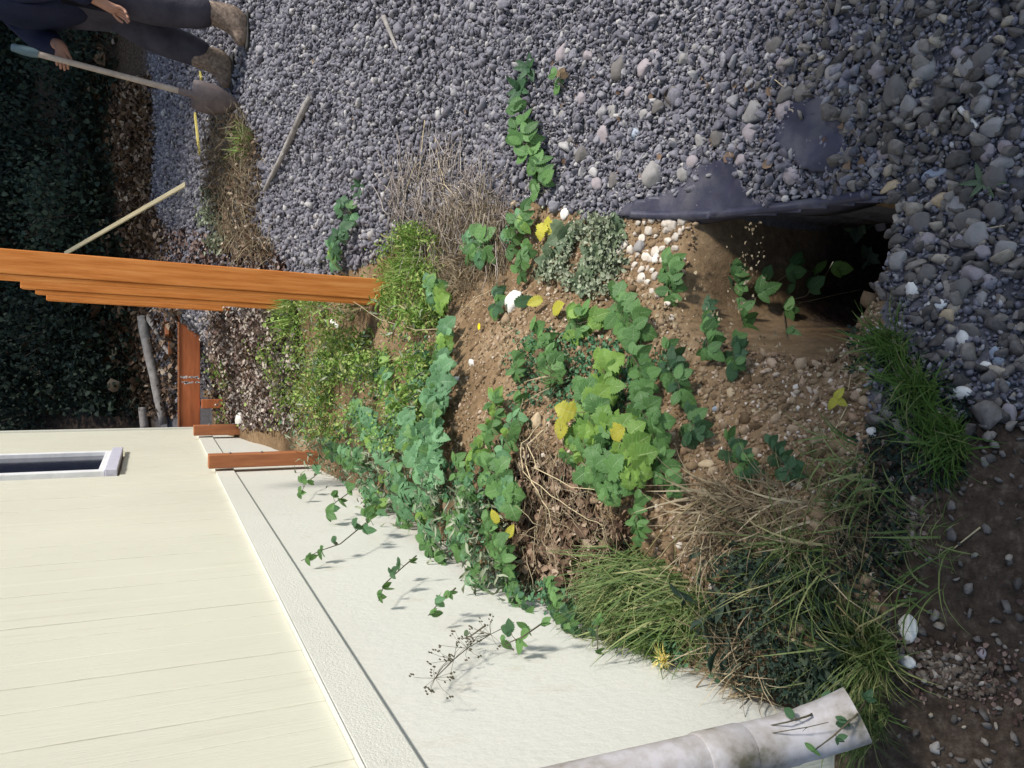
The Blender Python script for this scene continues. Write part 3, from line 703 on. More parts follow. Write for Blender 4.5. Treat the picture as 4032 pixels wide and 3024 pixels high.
stick((1672, 168), (1708, 198), .0018, .001, 'cane_pale', 'thin pale straw on the gravel', 'straw', 'straw', .010, .004, sides=5)
stick((2110, 500), (2180, 488), .0012, .001, 'cane_pale', 'thin pale straw across the coarse stones near the frame edge', 'straw', 'straw', .012, .003, sides=5)
stick((1505, 450), (1562, 420), .0018, .0012, 'cane_pale', 'thin pale straw lying on the blue fabric', 'straw', 'straw', .006, .003, sides=5)
stick((2120, 1140), (2060, 1190), .0015, .001, 'cane_pale', 'dry straw on the dark soil', 'straw', 'straw', .004, .006, sides=5)
# curb block behind the beam, flat pale boards
for X, Y, l in ((365, 700, 'brown plank end among debris behind the far post'), (372, 740, 'second brown plank end lower in the debris')):
    p = G(X, Y); t = empty('plank', p, random.uniform(-.4, .4)); tag(t, l, 'plank'); box('board', (-.10, .12, -.05, .05, .0, .03), 'wood_brown', t, .003)

# ------------------------------------------------------------------ leaves
def leaf_mesh(name, W, lobed=False, fold=.25, droop=.35, ser=.09, seed=0, mat='leaf_green'):
    r = random.Random(seed); n = 18; V, F, UV = [], [], []
    tw = r.uniform(-.12, .12)
    for i in range(n + 1):
        t = i / n
        if lobed:
            base = math.sin(PI * t ** .62) ** .62 if 0 < t < 1 else 0
            wdt = W * base * (1 + .20 * math.cos((t - .26) * 2 * PI / .42) * (1 if t < .75 else 0))
        else: wdt = W * math.sin(PI * t ** .74) ** .72 * (1 - .18 * max(0, t - .75) * 4) if 0 < t < 1 else 0
        e = 1 + (ser if i % 2 else -ser) + r.uniform(-.025, .025)
        cz = -droop * t * t * .5 + .03 * math.sin(t * 5 + seed)
        for k, u in enumerate((-1, -.5, 0, .5, 1)):
            ww = wdt * u * (e if abs(u) == 1 else 1)
            z = cz + fold * abs(ww) * (1 - .8 * abs(ww)) + tw * ww + (.016 if (i // 2) % 2 == 0 and abs(u) == .5 else 0) - (.06 * abs(ww) if abs(u) == 1 else 0)
            y = t - (.12 * abs(u) * (1 - t) ** 2) + (.025 * abs(u) if i % 2 == 0 else 0)
            V.append((ww, y, z)); UV.append((.5 + u * .5, t))
    for i in range(n):
        for k in range(4): a = i * 5 + k; F.append((a, a + 1, a + 6, a + 5))
    me = bpy.data.meshes.new(name); me.from_pydata(V, [], F); me.update()
    ul = me.uv_layers.new(name='UVMap')
    for l in me.loops: ul.data[l.index].uv = UV[l.vertex_index]
    me.polygons.foreach_set('use_smooth', [True] * len(F)); me.materials.append(M[mat]); return me
LEAF = {}
for m in ('leaf_green', 'leaf_bright', 'leaf_blue', 'leaf_dark', 'leaf_grey', 'leaf_yellow', 'leaf_dry'):
    LEAF[m] = [leaf_mesh('leaf', .31, False, .28, .5, .13, 1, m), leaf_mesh('leaf', .35, False, .42, .8, .15, 2, m), leaf_mesh('leaf', .38, False, .20, .4, .12, 3, m),
               leaf_mesh('leaf', .46, True, .22, .4, .12, 4, m), leaf_mesh('leaf', .50, True, .32, .35, .13, 5, m)]
def place_leaf(parent, origin, p, az, pitch, roll, size, mat, kinds=(0, 1, 2), face=.62):
    o = bpy.data.objects.new('leaf', random.choice([LEAF[mat][k] for k in kinds])); link(o, parent)
    o.location = p - origin; o.scale = (size, size, size)
    o.rotation_euler = Matrix.Rotation(az, 3, 'Z').to_4x4().to_3x3().__matmul__(Matrix.Rotation(pitch, 3, 'X')).__matmul__(Matrix.Rotation(roll, 3, 'Y')).to_euler()
    if face: o.rotation_euler = (Matrix.Rotation(face + random.uniform(-.45, .35), 3, 'X') @ o.rotation_euler.to_matrix()).to_euler()
    return o
def bramble(path, label, mats=('leaf_green',), lpx=34, nodes=None, kinds=(0, 1, 2), stem='cane_dark', trefoil=True, spread=1.0, cat='bramble', name='bramble_shoot', surf=None, group=None, r=.0016, pitch=(-.3, .15)):
    """a cane along picture points (X, Y, height over ground or wall offset) with leaves of about lpx picture units"""
    fine = []
    for (a, b) in zip(path[:-1], path[1:]):
        for t in np.linspace(0, 1, 5, endpoint=False): fine.append([a[i] + (b[i] - a[i]) * t for i in range(3)])
    fine.append(list(path[-1])); arr = np.array(fine)
    if surf == 'wall': P = wall_hit(arr[:, 0], arr[:, 1], arr[:, 2])
    else: P = hit(arr[:, 0], arr[:, 1], arr[:, 2])
    pts = [Vector(p) for p in P]; base = pts[0].copy()
    if surf != 'wall': base.z = float(TZ(base.x, base.y))
    root = empty(name, base); tag(root, label, cat, group)
    stem_pts = [p - base for p in pts]
    if surf != 'wall': stem_pts = [Vector((0, 0, -.01))] + stem_pts
    nn = len(stem_pts); tube('stem', stem_pts, [r * 1.3 * (1 - .6 * i / nn) for i in range(nn)], stem, root, 5)
    L = sum((q - p).length for p, q in zip(pts[:-1], pts[1:]))
    s = mpp(pts[len(pts) // 2]) * lpx * (.95 if surf == 'wall' else .88)
    nodes = nodes or max(3, int(L / (s * .32)))
    side = 1
    for i in range(nodes):
        t = (i + .5) / nodes * (len(pts) - 1); k = min(int(t), len(pts) - 2); p = pts[k].lerp(pts[k + 1], t - k)
        d = pts[k + 1] - pts[k]; az0 = math.atan2(d.y, d.x) - PI / 2 + side * random.uniform(.5, 1.3) * spread; side = -side
        if i == nodes - 1: az0 = math.atan2(d.y, d.x) - PI / 2
        ln = s * random.uniform(.3, .6); h = Vector((-math.sin(az0), math.cos(az0), random.uniform(.1, .5)))
        q = p + h * ln
        if surf == 'wall' : q.x = max(q.x, p.x - .01) + random.uniform(0, .015)
        tube('petiole', [p - base, p.lerp(q, .5) - base + Vector((0, 0, .003)), q - base], [r * .6, r * .5, r * .4], stem, root, 4)
        m = random.choice(mats)
        if m == 'leaf_blue' and random.random() < .22: m = random.choice(['leaf_green', 'leaf_bright', 'leaf_green'])
        if random.random() < .012: m = 'leaf_dry'
        tri = ((0, 1.0), (1.15, .82), (-1.15, .82)) if trefoil else ((0, 1.0),)
        pt = random.uniform(*pitch)
        for da, sz in tri:
            place_leaf(root, base, q + Vector((0, 0, random.uniform(0, .004))), az0 + da + random.uniform(-.2, .2), pt + random.uniform(-.15, .15), random.uniform(-.5, .5), s * sz * random.uniform(.62, 1.12), m, kinds)
    return root
def wall_hit(X, Y, off):
    d = ray(X, Y); c = math.cos(math.atan(.0475)); s_ = math.sin(math.atan(.0475)); n = np.array([c, -s_, 0]); p0 = np.array([-.63, 0, 0])
    t = (p0 @ n + off) / (d @ n); return d * t[:, None]

g, br, bl, dk, gy, ye, dr = 'leaf_green', 'leaf_bright', 'leaf_blue', 'leaf_dark', 'leaf_grey', 'leaf_yellow', 'leaf_dry'
# --- shoots in front of the white wall
bramble([(790, 1130, .07), (735, 1175, .05), (690, 1190, .035), (650, 1212, .03)], 'dark shoot sticking out over the white wall, uppermost of the three against it', (dk, dk, g), 27, 4, surf='wall', pitch=(-1.2, .8))
bramble([(900, 1200, .08), (870, 1225, .05), (830, 1262, .04), (818, 1298, .03)], 'dark shoot reaching over the white wall with five small leaf sprays, middle of the three', (dk, g), 26, 5, surf='wall', pitch=(-1.2, .6))
bramble([(985, 1270, .08), (950, 1300, .05), (925, 1330, .04)], 'short green shoot on the wall edge next to the dead seed head', (g, bl), 28, 4, surf='wall', pitch=(-.8, .4))
bramble([(1180, 1340, .07), (1130, 1375, .05), (1090, 1392, .03)], 'broad leaved shoot low on the white wall right of the dead seed head', (g, dk), 34, 5, surf='wall', pitch=(-.6, .4))
bramble([(1290, 1330, .09), (1290, 1370, .06), (1292, 1412, .03)], 'small drooping leaf pair at the wall near the long grass', (g, dk), 24, 3, surf='wall', pitch=(-.9, .4))
bramble([(1050, 1350, .05), (1020, 1372, .03), (1000, 1380, .02)], 'single grey folded leaf hanging alone on the wall', (dk, gy), 24, 1, surf='wall', trefoil=False)
bramble([(690, 1020, .06), (660, 1045, .04), (645, 1075, .03)], 'small blue-green shoot where the stub post meets the wall', (bl, g), 24, 4, surf='wall', pitch=(-.9, .3))
bramble([(760, 1060, .09), (725, 1085, .06), (705, 1110, .04)], 'blue-green shoot spilling on to the wall below the stub posts', (bl, g), 28, 5, surf='wall', pitch=(-.9, .3))
bramble([(840, 1060, .10), (800, 1110, .07), (785, 1150, .05)], 'blue-green trailing shoot midway along the wall edge', (bl, bl, g), 30, 6, surf='wall', pitch=(-.9, .3))
# dead umbel on the wall
def seedhead():
    P = wall_hit(np.array([1110.]), np.array([1345.]), .05)[0]; root = empty('dead_umbel', Vector(P)); tag(root, 'leafless dark seed head spread against the white wall', 'seed head'); V, F = [], []
    def add(a, b_, r_):
        v, f = tube_vf([a, b_], [r_, r_ * .7], 4, len(V)); V.extend(v); F.extend(f)
    b0 = Vector(P); tips = []
    main = [Vector(q) for q in wall_hit(np.array([1110., 1060, 1010, 980, 940]), np.array([1345., 1370, 1400, 1425, 1465]), np.array([.05, .045, .035, .03, .025]))]
    for a, b_ in zip(main[:-1], main[1:]): add(a - b0, b_ - b0, .0013)
    for k in range(46):
        i = random.randrange(1, 5); X, Y = [(1060, 1370), (1010, 1400), (980, 1425), (940, 1465)][i - 1]
        q = Vector(wall_hit(np.array([X + random.uniform(-60, 45)]), np.array([Y + random.uniform(-50, 45)]), np.array([.03 + random.uniform(-.01, .02)]))[0])
        mid = main[i].lerp(q, .6) + Vector((0, 0, .004)); add(main[i] - b0, mid - b0, .0005); add(mid - b0, q - b0, .0004)
        for _ in range(3):
            c = q - b0 + Vector((random.uniform(-.004, .004), random.uniform(-.006, .006), random.uniform(-.006, .006))); v, f = tube_vf([c, c + Vector((.002, .002, .003))], .0014, 4, len(V)); V.extend(v); F.extend(f)
    o = mesh('seed_stems', V, F, 'cane_dark', root); o['kind'] = 'stuff'
seedhead()
# --- the leafy drift between wall and soil
D = [
 ([(760, 880, .05), (800, 930, .08), (830, 960, .08)], 'blue-green lobed shoot at the upper end of the leafy drift', (bl,), 34, (3, 4)),
 ([(700, 960, .05), (740, 985, .07), (780, 1000, .07)], 'small shoot beside the nearer stub post', (bl, g), 26, (0, 1)),
 ([(840, 890, .06), (880, 930, .10), (900, 960, .10)], 'large lobed blue-green leaves in the middle of the drift', (bl,), 46, (3, 4)),
 ([(930, 870, .05), (940, 930, .09), (935, 1000, .09), (925, 1060, .08)], 'row of pointed blue-green leaves bordering the soil strip', (bl,), 46, (3, 4, 1)),
 ([(960, 720, .04), (955, 770, .08), (950, 830, .08), (940, 870, .06)], 'large blue-green leaves hanging along the top of the soil strip', (bl,), 44, (3, 4)),
 ([(900, 760, .04), (890, 800, .07), (900, 850, .06)], 'paler blue-green leaves left of the hanging leaf row', (bl, bl, br), 36, (3, 1)),
 ([(820, 780, .04), (830, 830, .06)], 'half-hidden shoot above the drift among thin grass', (bl, br), 30, (0, 3)),
 ([(830, 1010, .05), (860, 1040, .10), (880, 1090, .10)], 'wide blue-green shoot in the centre of the drift', (bl,), 38, (0, 2)),
 ([(780, 1020, .05), (800, 1060, .08), (820, 1100, .08)], 'blue-green shoot near the wall in the upper drift', (bl,), 32, (0, 2)),
 ([(900, 1040, .06), (920, 1110, .10), (930, 1180, .10)], 'tall drooping shoot with a pale stripe of leaves in the drift', (bl, g), 40, (0, 1, 2)),
 ([(980, 1000, .05), (1010, 1060, .09), (1010, 1120, .10)], 'green shoot with rounded leaflets right of the drift centre', (g, bl), 36, (0, 2)),
 ([(1040, 1010, .05), (1085, 1030, .08), (1100, 1070, .08)], 'pair of big rounded leaves beside the dry litter', (bl, g), 46, (2, 4)),
 ([(960, 1080, .06), (980, 1130, .10), (1000, 1190, .11)], 'green shoot of overlapping leaflets in the lower drift', (g, bl), 34, (0, 1)),
 ([(1030, 1090, .06), (1060, 1150, .10), (1095, 1220, .10)], 'serrated green shoot at the edge of the brown litter', (g,), 34, (0, 1, 2)),
 ([(930, 1170, .07), (950, 1220, .10), (960, 1270, .09)], 'low shoot nearest the wall in the lower drift', (g, dk), 32, (0, 1)),
 ([(1000, 1180, .06), (1020, 1230, .10), (1050, 1290, .09)], 'mid green shoot below the serrated one', (g, bl), 32, (0, 1)),
 ([(1090, 1230, .05), (1110, 1280, .08), (1140, 1330, .08)], 'dark green shoot at the bottom end of the drift', (g, dk), 32, (0, 2)),
 ([(1180, 1260, .04), (1200, 1310, .08), (1240, 1350, .07)], 'dull green shoot between the drift and the long grass', (g, dk), 30, (0, 1)),
 ([(880, 1110, .06), (860, 1150, .08), (850, 1180, .07)], 'blue-green shoot leaning towards the wall from the drift', (bl, g), 30, (0, 2)),
 # middle plants
 ([(1060, 860, .03), (1075, 880, .05), (1050, 950, .06), (1020, 1000, .05)], 'upright light green shoot on the soil strip edge', (br, g), 36, (0, 1)),
 ([(1115, 870, .03), (1105, 910, .06), (1090, 970, .06)], 'row of leaflets under the tan stone', (g, bl), 36, (0, 2)),
 ([(1110, 770, .03), (1120, 800, .05)], 'single small green trefoil on bare soil', (g,), 30, (0,)),
 ([(1150, 720, .03), (1180, 760, .06), (1195, 810, .06)], 'green shoot under the pale yellow leaves', (g,), 42, (0, 3)),
 ([(1225, 680, .02), (1250, 700, .05), (1280, 690, .05)], 'large green trefoil in the centre of the picture', (br, g), 46, (2,)),
 ([(1320, 640, .02), (1345, 670, .06), (1370, 700, .06)], 'broad green trefoil with three wide leaflets on the soil', (g,), 56, (2,)),
 ([(1430, 560, .02), (1450, 590, .05), (1455, 630, .05)], 'green trefoil beside the pebble patch', (g,), 40, (2, 0)),
 ([(1290, 780, .03), (1310, 810, .06), (1300, 850, .06)], 'bright toothed leaves above the yellow leaf', (br,), 52, (2, 4)),
 ([(1360, 760, .03), (1380, 790, .06), (1400, 820, .05)], 'green trefoils in the middle of the soil', (g,), 40, (0, 2)),
 ([(1440, 760, .03), (1450, 790, .06), (1470, 840, .06)], 'dim green shoot at the edge of the clay', (g, dk), 42, (0, 2)),
 ([(1250, 850, .04), (1280, 890, .08), (1300, 930, .08)], 'very large lobed green leaves next to the yellow leaf', (br, g), 60, (4, 3)),
 ([(1370, 860, .04), (1390, 890, .08), (1420, 940, .07)], 'glossy green leaves right of the lobed leaves', (g,), 50, (4, 3)),
 ([(1330, 930, .04), (1350, 970, .09), (1375, 1000, .09)], 'light yellow-green lobed leaf cluster above the litter', (br,), 58, (4, 3)),
 ([(1260, 980, .04), (1280, 1010, .08), (1330, 1040, .07)], 'deep green lobed leaves bordering the litter', (g,), 52, (4, 3)),
 ([(1220, 950, .03), (1240, 985, .05)], 'small green leaves under the yellow ones', (br, g), 32, (0,)),
 ([(1400, 980, .03), (1430, 1000, .06), (1450, 1050, .05)], 'green trefoils right of the yellow-green cluster', (g,), 40, (0, 2)),
 ([(1370, 1080, .03), (1375, 1110, .05), (1380, 1150, .05)], 'green shoot beside the brown litter near the long grass', (g,), 34, (0, 1)),
 ([(1480, 900, .02), (1510, 930, .05)], 'single dark green trefoil on the reddish soil', (g, dk), 44, (2,)),
 ([(1570, 950, .02), (1590, 990, .05), (1620, 1010, .05)], 'low dark leaves beside the long tan stone', (dk, g), 38, (0, 2)),
 ([(1660, 960, .02), (1690, 1000, .04), (1720, 1020, .04)], 'dark low leaves in dry grass on the right', (dk,), 36, (0, 2)),
 ([(1520, 660, .02), (1520, 700, .06), (1530, 750, .06)], 'dark green shoot standing on bare clay', (g, dk), 36, (0, 2)),
 ([(1580, 740, .02), (1590, 780, .05)], 'dark trefoil below the clay hollow', (g, dk), 40, (2,)),
 ([(1575, 570, .02), (1590, 600, .05), (1600, 640, .05)], 'dark green shoot left of the pit', (g, dk), 38, (2, 0)),
 ([(1600, 680, .02), (1605, 700, .05)], 'small trefoil on the slope into the pit', (g, dk), 38, (0,)),
 # on the gravel
 ([(1180, 425, .02), (1165, 370, .06), (1140, 310, .07), (1120, 250, .08)], 'long upright green shoot climbing over the gravel', (g,), 46, (2, 0)),
 ([(1010, 560, .02), (1020, 510, .06), (1050, 540, .05)], 'bright shoot at the soil edge left of the dark hollow', (g, bl), 40, (2,)),
 ([(1090, 540, .02), (1120, 500, .06), (1135, 470, .05)], 'blue-green leaves beside the cream stone', (bl, g), 38, (0, 2)),
 ([(1120, 600, .02), (1130, 570, .05), (1140, 540, .05)], 'rounded leaves just above the large white stone', (g,), 32, (2,)),
 ([(1070, 640, .02), (1072, 660, .04)], 'dull leaf lying beside the large white stone', (dk, g), 32, (2,)),
 ([(720, 570, .02), (720, 540, .05), (745, 500, .06)], 'dusty green shoot on the gravel behind the post', (bl, dk), 34, (0, 2)),
 ([(760, 490, .02), (760, 460, .04), (735, 450, .04)], 'grey-green shoot on the gravel above the dusty one', (bl, dk), 26, (0, 2)),
 ([(1220, 190, .02), (1205, 175, .04)], 'solitary green leaf standing in the gravel', (g,), 34, (2,)),
 ([(930, 640, .03), (930, 620, .07), (950, 650, .07)], 'wide pale green leaves at the foot of the nearest post', (bl, br), 42, (4, 2)),
]
for path, label, mats, lp, kinds in D: bramble(path, label, mats, lp, kinds=kinds)
# pit shoots carried on a pale stalk
bramble([(1600, 655, .04), (1640, 640, .07), (1690, 600, .10), (1730, 580, .12)], 'green shoot arching over the brown slope of the pit', (g,), 46, 5, (2, 0), 'cane_pale')
bramble([(1700, 650, .08), (1740, 640, .12), (1780, 600, .16), (1800, 565, .17)], 'bright green leaves hanging over the black pit', (g, br), 46, 4, (2, 0), 'cane_pale')
bramble([(1690, 660, .06), (1695, 690, .08), (1700, 730, .06)], 'green leaves drooping at the near side of the pit', (g,), 38, 3, (0, 2))
# yellow leaves
def single(X, Y, h, size, mat, label, az, pitch=0, kinds=(2,), n=1, group=None):
    p = G(X, Y, h); base = Vector((p.x, p.y, float(TZ(p.x, p.y)))); root = empty('leaf_sprig', base); tag(root, label, 'leaf', group); s = mpp(p) * size
    tube('stalk', [Vector((0, 0, 0)), (p - base) * .6 + Vector((.004, 0, 0)), p - base], .0011, 'cane', root, 5)
    for k in range(n): place_leaf(root, base, p, az + k * 1.5, pitch, random.uniform(-.2, .2), s, mat, kinds)
R = math.radians
single(1215, 905, .09, 46, ye, 'bright yellow bramble leaf, left one of the yellow pair', R(80), .1)
single(1240, 893, .095, 44, ye, 'bright yellow blotched leaf, right one of the yellow pair', R(-20), .1, (4,))
single(1222, 935, .06, 48, br, 'yellow-green leaf just under the yellow pair', R(170), .1)
single(1175, 485, .03, 36, ye, 'yellow-green leaves beside the oval white stone', R(70), .2, (4,), 2)
single(1170, 648, .03, 34, ye, 'curled yellow leaf right of the large white stone', R(10), .3, (1,), 1)
single(1195, 672, .03, 42, ye, 'greenish yellow leaf below the curled one', R(200), .2, (2,), 1)
single(965, 703, .05, 26, ye, 'small yellow leaves at the top of the hanging leaf row', R(30), .2, (0,), 3)
single(1075, 1128, .08, 30, ye, 'yellowing leaf at the edge of the leafy drift', R(-60), .2, (2,), 1)
single(1098, 1158, .07, 28, ye, 'small torn yellow leaf next to the brown litter', R(-120), .3, (1,), 1)
single(1345, 925, .12, 40, ye, 'half yellow leaf on top of the lobed green leaves', R(40), .1, (4,), 1)
single(1115, 655, .035, 44, dk, 'dark fresh leaf lying on the large white stone', R(190), .3, (0,), 1)
single(1805, 860, .03, 28, ye, 'dull yellow sprig at the edge of the grass tuft', R(60), .2, (0,), 3)
# yellow flower
p = G(1048, 707); t = empty('dandelion', p); tag(t, 'small vivid yellow flower on bare soil', 'flower')
tube('stalk', [(0, 0, 0), (.002, 0, .02)], .001, 'leaf_green', t, 5)
for k in range(11):
    a = k * 2 * PI / 11; o = mesh('petal', [(0, -.002, 0), (0, .002, 0), (.010, .0025, .003), (.013, 0, .002), (.010, -.0025, .003)], [(0, 4, 3, 2, 1)], 'flower', t); o.location = (.002, 0, .02); o.rotation_euler = (0, 0, a)
# rosette near the frame edge and grey rosettes
def rosette(X, Y, n, size, mat, label, kinds=(0,), narrow=.5, pitch=.35, name='weed_rosette', cat='weed', group=None):
    p = G(X, Y); root = empty(name, p); tag(root, label, cat, group); s = mpp(p) * size
    tube('stem', [(0, 0, -.01), (0, 0, .012)], .003, 'cane', root, 6)
    for k in range(n):
        o = place_leaf(root, p, p + Vector((0, 0, .01)), k * 2 * PI / n + random.uniform(-.3, .3), pitch + random.uniform(-.2, .3), random.uniform(-.2, .2), s * random.uniform(.7, 1.1), mat, kinds)
        o.scale.x *= narrow
rosette(2130, 395, 6, 52, gy, 'small narrow leaved weed rosette in the coarse gravel', (0,), .45)
rosette(1130, 195, 9, 44, dk, 'dusty dark green plant with narrow leaves high in the gravel', (0, 1), .6, .6)
rosette(1150, 150, 7, 40, dk, 'second dusty plant with folded leaves above the dark green one', (0, 1), .6, .6)
rosette(785, 405, 7, 30, dk, 'dark small plant in the gravel behind the posts', (0, 1), .6, .5)
rosette(1230, 510, 10, 44, gy, 'grey-green toothed weed below the oval white stone', (3, 4), .7, .4)
rosette(1290, 560, 10, 46, gy, 'grey-green weed with feathery leaves beside the pebble patch', (3, 4), .6, .4)
rosette(1200, 570, 9, 44, gy, 'pale silvery weed above the curled yellow leaf', (3, 4), .7, .4)
rosette(1340, 500, 9, 42, gy, 'grey-green weed tucked under the gravel edge', (3, 4), .7, .4)
rosette(1270, 610, 9, 40, gy, 'grey-green weed reaching down to the centre trefoil', (3, 4), .6, .5)
rosette(1860, 490, 8, 40, gy, 'ragged olive plant at the right-hand rim of the pit', (3, 4), .7, .6)
rosette(1880, 560, 7, 36, gy, 'olive plant lower on the rim of the pit', (3,), .7, .6)

# ------------------------------------------------------------------ grass clumps (one plant each)
def blade_set(n, root_r, length, lean, width, r_=rng, bend=.9, dirbias=None, flat=0.0):
    V, F = [], []
    for _ in range(int(n * .8)):
        a = r_.uniform(0, 2 * PI) if dirbias is None else r_.normal(dirbias[0], dirbias[1]); rr = root_r * math.sqrt(r_.random()); ra = r_.uniform(0, 2 * PI)
        p = Vector((math.cos(ra) * rr, math.sin(ra) * rr, 0)); L = length * r_.uniform(.5, 1.15); ln = lean * r_.uniform(.4, 1.2)
        d = Vector((math.cos(a), math.sin(a), 0)); sd = Vector((-d.y, d.x, 0)); b = len(V); seg = 5; wv = width * r_.choice([.6, .9, 1.2, 2.0]); cur = r_.normal(0, .32); L *= r_.choice([.45, .8, 1.0])
        for i in range(seg + 1):
            t = i / seg; ang = ln * (1 - bend) + ln * bend * t * 1.3
            q = p + (d * math.sin(min(ang, 1.75)) + sd * cur * t) * (L / seg) + Vector((0, 0, math.cos(min(ang, 1.75)))) * (L / seg) if i else p
            p = q; ww = wv * (1 - t ** 2) + .0001
            V.append(q - sd * ww); V.append(q + sd * ww)
        for i in range(seg): k = b + 2 * i; F.append((k, k + 1, k + 3, k + 2))
    return V, F
def grass(X, Y, n, length, label, mat='grass_green', lean=1.0, width=.0011, rr=.03, dirbias=None, cat='grass tuft', name='grass_tuft', bend=.8):
    p = G(X, Y); v, f = blade_set(n, rr, length, lean, width, dirbias=dirbias, bend=bend); o = mesh(name, v, f, mat); o.location = p; return tag(o, label, cat)
grass(1930, 760, 420, .11, 'fresh green grass tuft at the pit end of the soil', lean=1.35, rr=.04)
grass(1990, 850, 420, .12, 'second green grass tuft leaning over the first, beside pale stones', lean=1.35, rr=.04)
grass(2040, 960, 480, .12, 'dark green grass tuft spreading over dark soil', lean=1.4, rr=.05)
grass(1900, 1400, 700, .20, 'large olive grass clump fanning out in the shade beside the white stone', 'grass_olive', lean=1.2, rr=.04)
grass(1870, 1520, 450, .12, 'lower half-hidden olive grass clump beside the downspout', 'grass_olive', lean=1.3, rr=.05)
grass(1370, 1240, 420, .19, 'long swept green grass bending over beside the dry litter', 'grass_olive', lean=1.3, rr=.07, dirbias=(2.5, .5))
grass(1440, 1290, 480, .20, 'long green grass falling towards the wall foot', 'grass_olive', lean=1.35, rr=.08, dirbias=(1.9, .6))
grass(1330, 1330, 380, .14, 'grass clump at the wall below the leafy drift', 'grass_olive', lean=1.2, rr=.07)
grass(1510, 1330, 350, .15, 'thin grass in front of the bare clay near the wall', 'grass_olive', lean=1.3, rr=.07)
grass(1420, 1400, 380, .12, 'grass clump brushing the foot of the white wall', 'grass_green', lean=1.2, rr=.06)
grass(1850, 1560, 260, .11, 'olive grass brushing the open end of the downspout', 'grass_olive', lean=1.2, rr=.05)
grass(1560, 1120, 220, .16, 'wispy dry grass on the clay bank', 'straw', lean=1.3, rr=.07)
grass(1680, 1130, 260, .15, 'dry bleached grass on the right of the clay bank', 'straw', lean=1.35, rr=.09)
grass(1620, 1430, 220, .16, 'dry stalky grass at the corner of the wall', 'straw', lean=1.2, rr=.06)
grass(900, 540, 420, .13, 'yellow-green grass growing behind the foot of the nearest post', 'weed', lean=1.0, rr=.10, width=.0014)
grass(860, 610, 380, .12, 'yellow-green grass at the foot of the nearest post', 'weed', lean=1.1, rr=.09, width=.0014)
grass(790, 640, 160, .34, 'tall bleached grass stems arching by the posts', 'straw', lean=1.0, rr=.08, width=.0010)
grass(1000, 600, 220, .16, 'straw coloured grass above the soil strip', 'straw', lean=1.3, rr=.10)
grass(1225, 820, 90, .14, 'few pale upright stalks between the big leaves', 'straw', lean=.8, rr=.02, width=.0014)
grass(545, 310, 300, .18, 'green grass sprouting from the dry heap on the gravel', 'weed', lean=1.1, rr=.08, width=.0022)
grass(630, 680, 360, .16, 'light green grass beside the foot of the middle post', 'weed', lean=1.0, rr=.12, width=.0018)
grass(1950, 1180, 160, .14, 'thin grass in the dark soil below the tufts', 'grass_olive', lean=1.3, rr=.10)
grass(1740, 1240, 240, .20, 'dark grass over the weeds by the clay hollow', 'grass_olive', lean=1.3, rr=.08)
grass(1800, 1050, 200, .13, 'sparse green grass between clay and dark soil', 'grass_olive', lean=1.3, rr=.10)
# pale straw flower head by the wall
p = G(1440, 1422, .05); v, f = blade_set(70, .006, .045, 1.6, .0012); o = mesh('straw_tuft', v, f, 'wood_yellow'); o.location = p; tag(o, 'pale yellow tuft of dry straw at the wall foot', 'straw tuft')

# ------------------------------------------------------------------ stuff: weeds, litter, stems
def flake(w_=.45, bendz=.25):
    v = np.array([(0, 0, 0), (-w_ * .8, .35, bendz * .5), (w_ * .8, .35, bendz * .5), (0, .5, 0), (-w_ * .6, .75, .12), (w_ * .6, .75, .12), (0, 1, -.1)], float)
    f = np.array([(0, 3, 1), (0, 2, 3), (1, 3, 4), (3, 2, 5), (4, 3, 6), (3, 5, 6)]); return v, f
FL = [flake(.45, .3), flake(.30, .1), flake(.6, .45)]
FN = [flake(.14, .05), flake(.10, .02)]
TW = []
for k in range(4):
    r_ = random.Random(k); pts = [(0, 0, 0)]
    for i in range(4): pts.append((pts[-1][0] + r_.uniform(-.09, .09), pts[-1][1] + .25, pts[-1][2] + r_.uniform(-.05, .07)))
    v, f = tube_vf(pts, [.012, .012, .01, .008, .005], 3); tf = []
    for q in f:
        for i in range(1, len(q) - 1): tf.append((q[0], q[i], q[i + 1]))
    TW.append((np.array([x[:] for x in v]), np.array(tf)))
def region(polys, n, pad=0):
    Xs, Ys = [], []
    tot = sum((max(p[0] for p in q) - min(p[0] for p in q)) * (max(p[1] for p in q) - min(p[1] for p in q)) for q in polys)
    for q in polys:
        x0, x1 = min(p[0] for p in q), max(p[0] for p in q); y0, y1 = min(p[1] for p in q), max(p[1] for p in q)
        m = int(n * (x1 - x0) * (y1 - y0) / tot); X = rng.uniform(x0, x1, m) + rng.normal(0, 6, m); Y = rng.uniform(y0, y1, m) + rng.normal(0, 6, m)
        k = inpoly(X, Y, q); Xs.append(X[k]); Ys.append(Y[k])
    return np.concatenate(Xs), np.concatenate(Ys)
